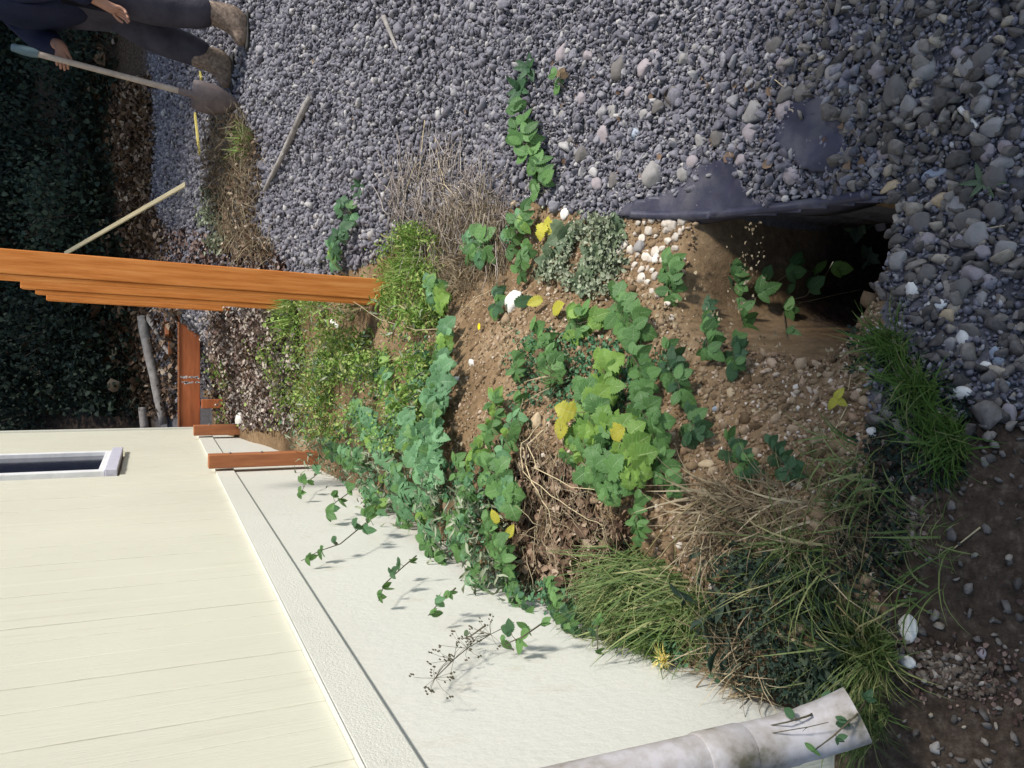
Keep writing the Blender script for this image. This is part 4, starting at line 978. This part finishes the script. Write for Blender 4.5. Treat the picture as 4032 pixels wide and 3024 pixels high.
def cover(name, label, polys, n, size, hmax, mat, T=FL, tilt=.8, clump=0, clump_s=9, smin=.6, smax=1.5, sz=None):
    X, Y = region(polys, n); P = hit(X, Y, 0, T0)
    wall = (P[:, 0] - (-.63 + .0475 * P[:, 1])) > .02
    ok = wall & ((P[:, 1] < 30))
    P = P[ok]
    h = hmax * rng.random(len(P)) ** 1.3
    if clump:
        c = vnoise(P[:, 0], P[:, 1], clump_s, 21) + .35 * vnoise(P[:, 0], P[:, 1], clump_s * 2.7, 22)
        k = c + rng.normal(0, .08, len(P)) > clump - .5; P, h, c = P[k], h[k], c[k]; h = h * (.5 + 1.1 * np.clip(c + .5, 0, 1))
    n = len(P); P = P.copy(); P[:, 2] = T0(P[:, 0], P[:, 1]) + h + .002
    s = size * rng.uniform(smin, smax, n)
    S = np.repeat(s[:, None], 3, 1)
    o = merged(name, T, rng.integers(0, len(T), n), P, rots(n, tilt), S, mat); return tag(o, label, kind='stuff')

drift = [[(640, 900), (760, 720), (960, 720), (960, 900), (970, 1000), (1110, 1000), (1110, 1230), (1260, 1260), (1320, 1380), (1180, 1370), (1000, 1290), (880, 1190), (700, 1080), (640, 1020)]]
cover('ground_weeds', 'blue-green small leaves filling the drift by the wall', drift, 15000, .014, .07, 'weed_blue', clump=.42)
cover('dead_stems', 'brown dead stems under the drift', drift, 2600, .05, .05, 'litter', TW, .6)
yg = [[(620, 640), (700, 640), (760, 720), (780, 860), (700, 960), (650, 900), (600, 820), (580, 760)], [(700, 720), (800, 740), (800, 880), (740, 960), (690, 900)], [(800, 560), (900, 480), (960, 500), (980, 640), (960, 720), (830, 720), (810, 640)]]
cover('yellow_weeds', 'low yellow-green weeds around the posts', yg, 13000, .012, .07, 'weed', clump=.45)
cover('yellow_weeds', 'yellow-green narrow weed leaves around the posts', yg, 8000, .032, .06, 'weed', FN, 1.1, clump=.4)
cover('thin_weeds', 'thin pale weeds between the post and the leafy drift', [[(700, 640), (830, 640), (960, 660), (960, 900), (880, 900), (820, 780), (700, 720)]], 11000, .034, .12, 'weed', FN, 1.1, clump=.6)
cover('thin_weeds', 'grey-green thin weeds threaded through the leafy drift', [[(700, 640), (960, 660), (970, 1000), (1100, 1050), (1200, 1330), (1000, 1280), (760, 1060), (660, 980)]], 11000, .034, .11, 'weed_grey', FN, 1.1, clump=.5)
cover('soil_litter', 'pale crumbs of stem and bark over the open soil', [[(960, 600), (1180, 480), (1480, 640), (1480, 760), (1180, 860), (1060, 1000), (940, 1000), (940, 700)], [(1480, 480), (1640, 470), (1700, 760), (1860, 740), (1870, 960), (1500, 1200), (1440, 900)]], 12000, .0075, .004, 'straw', FL + TW, .5, clump=.5, clump_s=12)
cover('green_flecks', 'small bright green weeds speckled through the leafy drift', [[(760, 720), (960, 700), (960, 980), (820, 960), (740, 860)]], 9000, .013, .12, 'weed', FL, 1.0, clump=.5)
cover('gravel_debris', 'few dead leaves and twigs caught in the gravel', [[(480, 60), (1300, 120), (1900, 200), (1880, 400), (1300, 420), (900, 330), (600, 480)]], 500, .022, .012, 'litter', FL + TW, .5)
cover('weed_patch', 'small green weeds under the big bramble leaves', [[(1100, 700), (1260, 720), (1480, 760), (1480, 880), (1450, 1060), (1280, 1080), (1220, 1000), (1140, 930), (1110, 850)]], 6500, .012, .03, 'weed_blue', clump=.55)
cover('grey_weeds', 'grey-green dusty weeds below the gravel edge', [[(1180, 450), (1340, 470), (1370, 560), (1330, 640), (1280, 640), (1170, 600), (1150, 520)]], 5200, .013, .035, 'weed_grey', clump=.42)
cover('dry_litter', 'brown curled dead leaves in the hollow', [[(1110, 1010), (1180, 960), (1290, 1040), (1360, 1100), (1370, 1180), (1260, 1260), (1130, 1240), (1110, 1130)]], 5200, .020, .03, 'litter', clump=.3)
cover('dry_litter', 'dry twigs over the dead leaves', [[(1110, 930), (1200, 940), (1330, 1060), (1380, 1180), (1240, 1250), (1120, 1200)]], 1100, .07, .05, 'straw', TW, .5, smin=.4)
cover('soil_litter', 'small dry bits on the soil strip', [[(960, 640), (1150, 600), (1180, 760), (1100, 860), (1060, 1000), (960, 980), (950, 760)], [(1180, 600), (1460, 640), (1480, 760), (1200, 740)], [(1450, 1050), (1850, 900), (1880, 1300), (1560, 1250)]], 9000, .0105, .008, 'straw', FL + TW, .5, clump=.38)
cover('dry_stems', 'matted dead stems on the gravel edge', [[(850, 380), (960, 330), (1050, 380), (1120, 470), (1100, 560), (960, 560), (860, 510), (840, 450)]], 1900, .13, .03, 'straw_grey', TW, .25, smin=.3)
cover('dry_stems', 'matted straw at the top of the soil', [[(930, 440), (1080, 430), (1120, 560), (1020, 640), (950, 600)]], 2400, .07, .04, 'straw', TW, .5, smin=.4)
# brush heap on the gravel
heap = [[(470, 262), (530, 245), (570, 300), (578, 400), (560, 480), (620, 560), (520, 560), (470, 420), (458, 330)]]
cover('dry_stems', 'dry brown brushwood heap on the upper gravel', heap, 4200, .11, .10, 'straw', TW, .7, smin=.3)
cover('dry_litter', 'brown seedy litter in the brushwood heap', heap, 3600, .022, .09, 'litter', FL, 1.2)
cover('pale_weeds', 'pale green lichen-like weeds along the foot of the heap', [[(455, 400), (490, 420), (510, 540), (480, 550), (455, 480)]], 2600, .026, .08, 'weed_grey', FL, .8, clump=.4)
# bank between the beam and the gravel: dead vegetation with light and dark bits
bank = [[(455, 640), (640, 640), (660, 760), (640, 880), (660, 930), (560, 930), (480, 920), (470, 860), (450, 700)]]
cover('bank_litter', 'brown and grey dead vegetation covering the bank below the beam', bank, 8500, .024, .06, 'straw_grey', FL + TW, .9, clump=.25)
cover('bank_litter', 'dark leaf litter on the bank below the beam', bank, 7000, .022, .03, 'litter_red', FL, .9)
cover('bank_weeds', 'green weeds on the bank', bank, 3000, .02, .06, 'weed', FL, .9, clump=.6, clump_s=5)
cover('bank_litter', 'reddish leaf litter behind the posts', [[(280, 470), (420, 500), (620, 560), (640, 620), (430, 600), (280, 560)]], 4200, .034, .03, 'litter_red', FL, .7)
cover('bank_litter', 'brown fallen leaves along the bank above the gravel', [[(255, 190), (330, 160), (340, 300), (330, 420), (380, 540), (360, 560), (280, 540), (260, 400), (240, 300)]], 5200, .045, .05, 'litter', FL, .9)
cover('bank_litter', 'brown debris behind the beam', [[(250, 660), (400, 660), (395, 925), (300, 925), (240, 800)]], 3600, .045, .06, 'litter', FL + TW, .9)
# dark weeds in the near left corner, scruffy ground there
nearp = [[(1520, 1180), (1700, 1190), (1860, 1260), (1880, 1400), (1820, 1520), (1700, 1500), (1620, 1480), (1560, 1380)]]
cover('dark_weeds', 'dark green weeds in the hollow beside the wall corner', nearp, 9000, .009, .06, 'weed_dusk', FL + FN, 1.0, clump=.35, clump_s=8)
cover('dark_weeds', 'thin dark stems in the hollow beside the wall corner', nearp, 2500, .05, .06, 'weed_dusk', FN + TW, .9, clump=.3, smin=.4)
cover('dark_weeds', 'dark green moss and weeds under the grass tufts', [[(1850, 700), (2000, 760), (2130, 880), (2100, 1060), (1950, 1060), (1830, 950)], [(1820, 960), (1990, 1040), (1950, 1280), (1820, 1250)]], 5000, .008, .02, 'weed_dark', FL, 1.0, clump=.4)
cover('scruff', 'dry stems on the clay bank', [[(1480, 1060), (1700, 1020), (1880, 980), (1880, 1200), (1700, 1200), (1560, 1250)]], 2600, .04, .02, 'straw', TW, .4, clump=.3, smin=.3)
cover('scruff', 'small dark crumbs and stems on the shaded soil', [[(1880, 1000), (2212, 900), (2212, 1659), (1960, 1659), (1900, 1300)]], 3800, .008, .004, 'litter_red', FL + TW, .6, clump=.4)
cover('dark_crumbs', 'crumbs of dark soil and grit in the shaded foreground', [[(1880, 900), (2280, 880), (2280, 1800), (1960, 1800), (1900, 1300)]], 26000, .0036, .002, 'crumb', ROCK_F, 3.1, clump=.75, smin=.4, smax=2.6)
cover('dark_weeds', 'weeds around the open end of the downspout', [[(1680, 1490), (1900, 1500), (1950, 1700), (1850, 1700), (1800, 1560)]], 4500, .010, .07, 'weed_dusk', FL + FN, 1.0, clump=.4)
cover('wall_foot_weeds', 'olive weeds at the foot of the wall', [[(1180, 1290), (1420, 1330), (1620, 1470), (1700, 1530), (1560, 1500), (1400, 1420), (1250, 1380)]], 4200, .012, .05, 'weed_blue', FL + FN, 1.0, clump=.35)

# long bare canes over the litter and gravel
def cane(path, label, r=.0018, mat='cane_pale', nm='dead_cane', tw=4):
    arr = np.array(path, float); P = [Vector(p) for p in hit(arr[:, 0], arr[:, 1], arr[:, 2])]; b = P[0].copy(); root = empty(nm, b); tag(root, label, 'cane'); Q = []
    for i in range(len(P) - 1):
        for t in (0, .33, .66): q = P[i].lerp(P[i + 1], t); Q.append(q + Vector((noise.noise(q * 30), noise.noise(q * 30 + Vector((5, 0, 0))), noise.noise(q * 30 + Vector((0, 5, 0))))) * .006 - b)
    Q.append(P[-1] - b); tube('stem', Q, [r * (1 - .6 * i / len(Q)) for i in range(len(Q))], mat, root, 6)
    for k in range(tw):
        q = Q[random.randrange(1, len(Q))]; d = Vector((random.uniform(-1, 1), random.uniform(-1, 1), .4)) * random.uniform(.012, .035)
        tube('twig', [q, q + d * .6, q + d + Vector((0, 0, -.003))], [r * .5, r * .4, r * .2], mat, root, 4)
cane([(1165, 920, .03), (1125, 960, .05), (1130, 1020, .06), (1190, 1070, .06), (1250, 1110, .05), (1310, 1140, .03)], 'long pale dead cane looping over the brown litter, outermost one')
cane([(1180, 925, .03), (1140, 960, .06), (1160, 1010, .07), (1230, 1050, .06), (1300, 1060, .04)], 'pale dead cane curving inside the outermost loop')
cane([(1120, 940, .02), (1150, 1040, .05), (1185, 1100, .05), (1200, 1180, .02)], 'thin dead cane running down the middle of the litter')
cane([(1290, 1040, .04), (1330, 1060, .05), (1380, 1045, .04)], 'short dead cane at the right of the litter')
cane([(1390, 1200, .03), (1440, 1140, .05), (1520, 1070, .05), (1560, 1030, .03)], 'olive seed stalk crossing the dry grass', mat='cane')
cane([(1400, 1220, .03), (1480, 1150, .06), (1560, 1110, .06), (1620, 1060, .04)], 'second olive stalk beside the seed stalk', mat='cane')
cane([(970, 712, .04), (900, 712, .08), (820, 690, .10), (760, 650, .14), (700, 600, .20)], 'long straw-coloured stalk arching from the drift towards the post', r=.0022)
cane([(920, 260, .01), (905, 380, .02), (900, 470, .02)], 'thin pale dead stem lying down the gravel', r=.0022)
cane([(905, 330, .01), (875, 420, .03), (860, 500, .02)], 'thin pale dead stem beside the first on the gravel', r=.0022)
cane([(1010, 460, .02), (960, 400, .04), (950, 350, .02)], 'grey dead stem bending over the gravel edge', r=.002)
cane([(940, 300, .01), (960, 420, .03), (985, 500, .03)], 'grey dead stem at the right side of the matted stems', r=.002)
cane([(1080, 620, .02), (1030, 640, .03), (990, 680, .02)], 'dry straw stem over the soil above the flower', r=.0018)
cane([(1790, 1290, .03), (1850, 1350, .09), (1890, 1420, .05)], 'dark stalk standing in the weeds beside the grass clump', mat='cane')
cane([(1740, 1200, .03), (1830, 1290, .10), (1940, 1380, .04)], 'pale thin stalk leaning over the dark weeds', r=.0014)
cane([(1890, 1000, .02), (1880, 1060, .05), (1870, 1160, .04), (1850, 1260, .02)], 'thin upright stalk on the shaded soil', r=.0014, mat='cane')
cane([(1500, 1440, .04), (1620, 1500, .05), (1700, 1530, .04)], 'thin stalk along the wall foot', r=.0012)
cane([(1560, 1600, .36), (1660, 1590, .36), (1790, 1560, .33)], 'bare twig trailing over the end of the downspout', r=.0012, mat='cane_dark')
bramble([(1880, 1500, .10), (1850, 1545, .30), (1800, 1590, .34), (1760, 1620, .33)], 'bramble leaves hanging over the mossy end of the downspout', (dk, g), 32, 4, (0, 1))
bramble([(1800, 1500, .05), (1750, 1545, .30), (1700, 1560, .34), (1650, 1570, .34)], 'small leaves trailing over the downspout', (dk, g), 30, 3, (0, 2), trefoil=False)

# ------------------------------------------------------------------ person with shovel
def skin_obj(name, pts, edges, radii, mat, parent, sub=2, root=0):
    me = bpy.data.meshes.new(name); me.from_pydata([tuple(p) for p in pts], edges, []); me.update(); me.materials.append(M[mat])
    o = link(bpy.data.objects.new(name, me), parent)
    o.modifiers.new('skin', 'SKIN').use_smooth_shade = True
    sv = me.skin_vertices[0].data if me.skin_vertices else None
    if sv is None:
        bpy.context.view_layer.objects.active = o; sv = me.skin_vertices[0].data
    for i, r_ in enumerate(radii): sv[i].radius = (r_, r_) if not isinstance(r_, tuple) else r_
    sv[root].use_root = True
    sb = o.modifiers.new('sub', 'SUBSURF'); sb.levels = sub; sb.render_levels = sub
    return o
def person():
    gx, gy = 2.09, 5.0; gz = float(TZ(gx, gy)); O = Vector((gx, gy, gz)); root = empty('person', O)
    tag(root, 'person in a navy jacket and grey trousers bending forward to dig with a shovel', 'person')
    # local frame: x right (away from the dug spot is +x), y into the scene
    hipc = Vector((.16, .02, .80)); chest = Vector((.01, .02, 1.10)); neck = Vector((-.07, .02, 1.25)); head = Vector((-.13, 0, 1.39))
    kn, kf = Vector((.03, -.10, .48)), Vector((-.05, .12, .47))
    an, af = Vector((.05, -.11, .09)), Vector((-.13, .10, .10))
    shN, shF = Vector((-.02, -.17, 1.16)), Vector((-.02, .19, 1.16))
    elN, elF = Vector((.02, -.24, .90)), Vector((-.16, .20, 1.02))
    hN = Vector((-.045, -.20, .72)); hF = Vector((-.20, .05, .95))
    P = [hipc, hipc.lerp(chest, .5), chest, neck, head,
         hipc + Vector((-.02, -.10, -.04)), kn, an, hipc + Vector((-.02, .10, -.04)), kf, af,
         shN, elN, hN, shF, elF, hF]
    E = [(0, 1), (1, 2), (2, 3), (3, 4), (0, 5), (5, 6), (6, 7), (0, 8), (8, 9), (9, 10), (2, 11), (11, 12), (12, 13), (2, 14), (14, 15), (15, 16)]
    Rr = [.13, .125, .14, .055, .095, .095, .058, .042, .095, .058, .042, .06, .042, .028, .06, .042, .028]
    def hand(ci, wrist, d, side, curl):
        d = d.normalized(); s = side.normalized(); n_ = d.cross(s)
        pi = len(P); P.append(wrist + d * .045); E.append((ci, pi)); Rr.append(.028)
        for k, (of, ln) in enumerate(((-.027, .062), (-.009, .074), (.009, .070), (.026, .055))):
            b = P[pi] + d * .035 + s * of; i0 = len(P); P.append(b); E.append((pi, i0)); Rr.append(.0095)
            m_ = b + d * ln * .5 + n_ * ln * .25 * curl; P.append(m_); E.append((i0, i0 + 1)); Rr.append(.0085)
            P.append(m_ + d * ln * (.5 - .35 * curl) + n_ * ln * .5 * curl); E.append((i0 + 1, i0 + 2)); Rr.append(.007)
        b = P[pi] - s * .032; i0 = len(P); P.append(b); E.append((pi, i0)); Rr.append(.011)
        P.append(b - s * .018 + d * .03 + n_ * .012 * curl); E.append((i0, i0 + 1)); Rr.append(.009)
        P.append(b - s * .014 + d * .055 + n_ * .03 * curl); E.append((i0 + 1, i0 + 2)); Rr.append(.0075)
    hand(13, hN, Vector((-.25, .12, -1)), Vector((.5, -.8, 0)), .75)
    hand(16, hF, Vector((-1, -.15, -.1)), Vector((.1, 0, 1)), 1.0)
    skin_obj('body', P, E, Rr, 'skin', root)
    # face: nose, eyes, mouth (the head is at the edge of the frame)
    fd = Vector((-1, -.25, -.35)).normalized(); sd = fd.cross(Vector((0, 0, 1))).normalized(); ud = sd.cross(fd)
    tube('nose', [head + fd * .085 + ud * .01, head + fd * .115 - ud * .012], [.008, .014], 'skin', root, 8)
    for q in (-1, 1):
        tube('eye', [head + fd * .083 + sd * q * .032 + ud * .018, head + fd * .092 + sd * q * .032 + ud * .018], [.011, .008], 'sole', root, 8)
        tube('ear', [head + sd * q * .088, head + sd * q * .100], [.022, .018], 'skin', root, 8)
    tube('mouth', [head + fd * .088 - ud * .045 - sd * .02, head + fd * .088 - ud * .045 + sd * .02], .005, 'wood_red', root, 6)
    skin_obj('hair', [head + ud * .05 - fd * .02, head + ud * .03 - fd * .06, head - ud * .03 - fd * .07], [(0, 1), (1, 2)], [.088, .085, .06], 'hair', root)
    # jacket
    J = [hipc + Vector((-.01, 0, .02)), hipc.lerp(chest, .5), chest, neck - Vector((0, 0, .03)), shN, elN, hN.lerp(elN, .22), shF, elF, hF.lerp(elF, .22)]
    skin_obj('jacket', J, [(0, 1), (1, 2), (2, 3), (2, 4), (4, 5), (5, 6), (2, 7), (7, 8), (8, 9)], [.20, .20, .20, .09, .11, .085, .055, .11, .085, .055], 'navy_cloth', root)
    hN_ = hipc + Vector((-.02, -.10, -.04)); hF_ = hipc + Vector((-.02, .10, -.04))
    skin_obj('trousers', [hipc + Vector((0, 0, -.02)), hN_, hN_.lerp(kn, .5), kn, kn.lerp(an, .5), an + Vector((0, 0, .05)), hF_, kf, kf.lerp(af, .5), af + Vector((0, 0, .05))],
             [(0, 1), (1, 2), (2, 3), (3, 4), (4, 5), (0, 6), (6, 7), (7, 8), (8, 9)], [.18, .145, .14, .115, .10, .09, .14, .105, .095, .085], 'grey_cloth', root)
    for a, dx, l in ((an, Vector((-1, -.12, 0)), 'near boot'), (af, Vector((-1, .05, 0)), 'far boot')):
        dx = dx.normalized(); g0 = float(TZ(gx + a.x, gy + a.y)) - gz; c = Vector((a.x, a.y, g0))
        skin_obj('boot', [c + Vector((0, 0, .27)), c + Vector((0, 0, .10)), c + Vector((0, 0, .055)) + dx * .08, c + Vector((0, 0, .045)) + dx * .17, c + Vector((0, 0, .045)) - dx * .035], [(0, 1), (1, 2), (2, 3), (1, 4)], [.074, .064, .054, .045, .048], 'boot', root)
        skin_obj('sole', [c + Vector((0, 0, .016)) - dx * .05, c + Vector((0, 0, .016)) + dx * .07, c + Vector((0, 0, .018)) + dx * .20], [(0, 1), (1, 2)], [(.045, .016), (.050, .016), (.045, .015)], 'sole', root)
    # shovel
    tip = Vector((1.635, 4.93, 0)); tip.z = float(TZ(tip.x, tip.y)) + .01
    top = Vector((1.815, 5.02, .66)); S = empty('shovel', tip); tag(S, 'long handled shovel with a muddy steel blade held by the person', 'shovel')
    d = (top - tip).normalized(); L = (top - tip).length
    tube('shaft', [d * .30, d * .6, d * (L - .10)], [.017, .0165, .016], 'handle', S, 12)
    tube('grip', [d * (L - .10), d * (L - .07), d * (L - .02), d * (L + .03)], [.019, .026, .026, .020], 'plastic_teal', S, 12)
    sx = Vector((.80, -.6, .0)); sx = (sx - d * sx.dot(d)).normalized(); nn = d.cross(sx); V, F = [], []
    tube('socket', [d * .22, d * .34], [.022, .019], 'steel_muddy', S, 12)
    n = 8
    for i in range(n + 1):
        t = i / n; wd = .092 * min(1, (t * 1.9) ** .6) * (1 if t < .85 else 1 - (t - .85) * .9)
        for k in range(7):
            u = (k - 3) / 3; V.append(d * (t * .27) + sx * wd * u + nn * (.028 * u * u - .012 - .02 * math.sin(PI * t)))
    for i in range(n):
        for k in range(6): a = i * 7 + k; F.append((a, a + 1, a + 8, a + 7))
    o = mesh('blade', V, F, 'steel_muddy', S, True); md = o.modifiers.new('thickness', 'SOLIDIFY'); md.thickness = .004
person()

# ------------------------------------------------------------------ wooded hillside and trees
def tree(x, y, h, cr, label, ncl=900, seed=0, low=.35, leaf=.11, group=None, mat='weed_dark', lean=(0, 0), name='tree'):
    r_ = np.random.default_rng(seed); z = float(TZ(x, y)); root = empty(name, (x, y, z)); tag(root, label, 'tree', group)
    top = Vector((lean[0], lean[1], h)); tp = [Vector((0, 0, -.2)), Vector((lean[0] * .2, lean[1] * .2, h * .3)), Vector((lean[0] * .6, lean[1] * .6, h * .65)), top]
    tube('trunk', tp, [h * .028 + .03, h * .022 + .02, h * .014 + .01, .012], 'bark_dark', root, 9)
    cent = []
    for k in range(11):
        t = r_.uniform(low, .98); a = r_.uniform(0, 2 * PI); b = Vector((lean[0] * t, lean[1] * t, h * t)); rad = cr * (1.15 - .75 * t) * r_.uniform(.5, 1)
        e = b + Vector((math.cos(a) * rad, math.sin(a) * rad, r_.uniform(-.1, .35))); tube('limb', [b, b.lerp(e, .5) + Vector((0, 0, .08)), e], [.03, .02, .008], 'bark_dark', root, 5)
        for q in (.45, .75, 1.0): cent.append(b.lerp(e, q))
    cent = np.array([c[:] for c in cent]); i = r_.integers(0, len(cent), ncl * 3); P = cent[i] + r_.normal(0, cr * .17, (ncl * 3, 3))
    n = len(P); T = FL; o = merged('crown', T, r_.integers(0, 3, n), P, rots(n, PI, r_), np.repeat((leaf * r_.uniform(.5, 1.4, n))[:, None], 3, 1), mat, parent=root); o['kind'] = 'stuff'
    return root
hillpoly = [[(-40, -60), (250, -60), (265, 150), (255, 300), (270, 420), (290, 560), (300, 680), (320, 800), (330, 940), (-40, 940)]]
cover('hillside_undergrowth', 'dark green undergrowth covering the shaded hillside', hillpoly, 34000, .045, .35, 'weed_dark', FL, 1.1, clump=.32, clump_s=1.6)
cover('hillside_undergrowth', 'dead brown stems and leaves on the shaded hillside', hillpoly, 5000, .09, .15, 'litter', FL + TW, .9, clump=.45, clump_s=1.3)
TR = [(-1.6, 10.5, 6.5, 2.2, 'dark leafy tree behind the house corner on the hillside', (0, -.3)), (.4, 11.2, 7.5, 2.4, 'tall dark tree on the hillside behind the beam', (.3, -.6)), (2.2, 10.2, 7.0, 2.4, 'broad dark tree on the hillside behind the person', (0, -.8)),
      (4.4, 9.6, 7.5, 2.6, 'dark tree at the right end of the hillside', (-.5, -.8)), (6.6, 9.0, 8, 2.8, 'tall tree beyond the person to the right', (-.5, -.5)), (3.2, 12.8, 8.5, 2.6, 'tree higher up the hillside in the second row', (0, -.4)), (-.6, 13.4, 8.5, 2.6, 'tree at the back of the hillside wood', (0, -.4)), (5.6, 7.0, 7.5, 2.3, 'tree standing beside the gravel right of the person', (0, .3))]
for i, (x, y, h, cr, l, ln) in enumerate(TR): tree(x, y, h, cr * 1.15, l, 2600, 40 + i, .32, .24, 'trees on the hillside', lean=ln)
for i, (X, Y, l) in enumerate(((60, 480, 'dusky green bush on the hillside just above the orange posts'), (120, 320, 'dark bush in the middle of the hillside'), (40, 300, 'dark bush highest on the visible hillside'), (230, 120, 'small dusty bush behind the shovel handle'), (60, 780, 'dark bush on the hillside beside the house'), (180, 700, 'dark bush behind the post tops'), (215, 460, 'olive bush at the foot of the hillside'), (110, 880, 'dark bush touching the house corner'))):
    p = G(X, Y); r_ = np.random.default_rng(i + 5); root = empty('bush', p); tag(root, l, 'bush')
    for k in range(6): a = k * 1.05; tube('stem', [(0, 0, 0), (math.cos(a) * .15, math.sin(a) * .15, .25), (math.cos(a) * .3, math.sin(a) * .3, .45)], [.012, .009, .004], 'bark_dark', root, 5)
    n = 2200; Q = r_.normal(0, 1, (n, 3)); Q /= np.linalg.norm(Q, axis=1)[:, None]; Q *= (r_.random(n) ** .4)[:, None] * np.array([.5, .45, .32]); Q[:, 2] += .30; Q += .08 * r_.normal(0, 1, (n, 3))
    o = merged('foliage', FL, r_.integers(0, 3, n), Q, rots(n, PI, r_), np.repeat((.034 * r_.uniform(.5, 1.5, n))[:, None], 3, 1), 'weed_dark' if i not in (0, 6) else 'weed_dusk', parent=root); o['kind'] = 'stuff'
# unseen tree added at the right, crown placed to shade the near ground
def shade_tree():
    r_ = np.random.default_rng(77); x, y = 4.3, -.5; z = float(TZ(x, y)); root = empty('tree', (x, y, z)); tag(root, 'added shade tree to the right of the gravel, outside the picture', 'tree')
    C = Vector((3.24, -.06, 2.35)) - Vector((x, y, z)); tube('trunk', [Vector((0, 0, -.2)), Vector((0, .02, 1.6)), Vector((-.15, .1, 2.8)), C * .9, C + Vector((0, 0, .2))], [.11, .09, .07, .045, .015], 'bark_dark', root, 10)
    for k in range(10):
        a = k * .63; e = C + Vector((math.cos(a) * .85, math.sin(a) * .6, .15 * math.sin(k * 2.1))); b = Vector((-.15, .1, 2.8)).lerp(C, .2 + .07 * k)
        tube('limb', [b, b.lerp(e, .5) + Vector((0, 0, .1)), e], [.035, .022, .008], 'bark_dark', root, 6)
    n = 9000; Q = r_.normal(0, 1, (n, 3)); Q /= np.linalg.norm(Q, axis=1)[:, None]; Q *= (r_.random(n) ** .36)[:, None] * np.array([1.08, .66, .36]); Q += r_.normal(0, .05, (n, 3)) + np.array(C[:])
    o = merged('crown', FL, r_.integers(0, 3, n), Q, rots(n, PI, r_), np.repeat((.085 * r_.uniform(.5, 1.4, n))[:, None], 3, 1), 'weed_blue', parent=root); o['kind'] = 'stuff'
shade_tree()

def rear_shade_tree():  # unseen tree added behind the camera to cut sky light on the foreground
    r_ = np.random.default_rng(78); x, y = 1.2, -3.0; z = float(TZ(x, y)); root = empty('tree', (x, y, z)); tag(root, 'added sky-blocking tree behind the camera, outside the picture', 'tree')
    C = Vector((.9, -1.5, 1.75)) - Vector((x, y, z)); tube('trunk', [Vector((0, 0, -.2)), Vector((0, .1, 1.7)), Vector((-.1, .5, 2.9)), C + Vector((0, 0, .3))], [.13, .11, .08, .02], 'bark_dark', root, 10)
    for k in range(10):
        a = k * .63; e = C + Vector((math.cos(a) * 1.4, math.sin(a) * .9, .2 * math.sin(k * 2.1))); b = Vector((-.1, .5, 2.9)).lerp(C, .1 + .08 * k)
        tube('limb', [b, b.lerp(e, .5) + Vector((0, 0, .1)), e], [.035, .022, .008], 'bark_dark', root, 6)
    n = 9000; Q = r_.normal(0, 1, (n, 3)); Q /= np.linalg.norm(Q, axis=1)[:, None]; Q *= (r_.random(n) ** .4)[:, None] * np.array([1.7, 1.05, .7]); Q += np.array(C[:])
    o = merged('crown', FL, r_.integers(0, 3, n), Q, rots(n, PI, r_), np.repeat((.12 * r_.uniform(.5, 1.4, n))[:, None], 3, 1), 'weed_blue', parent=root); o['kind'] = 'stuff'
rear_shade_tree()
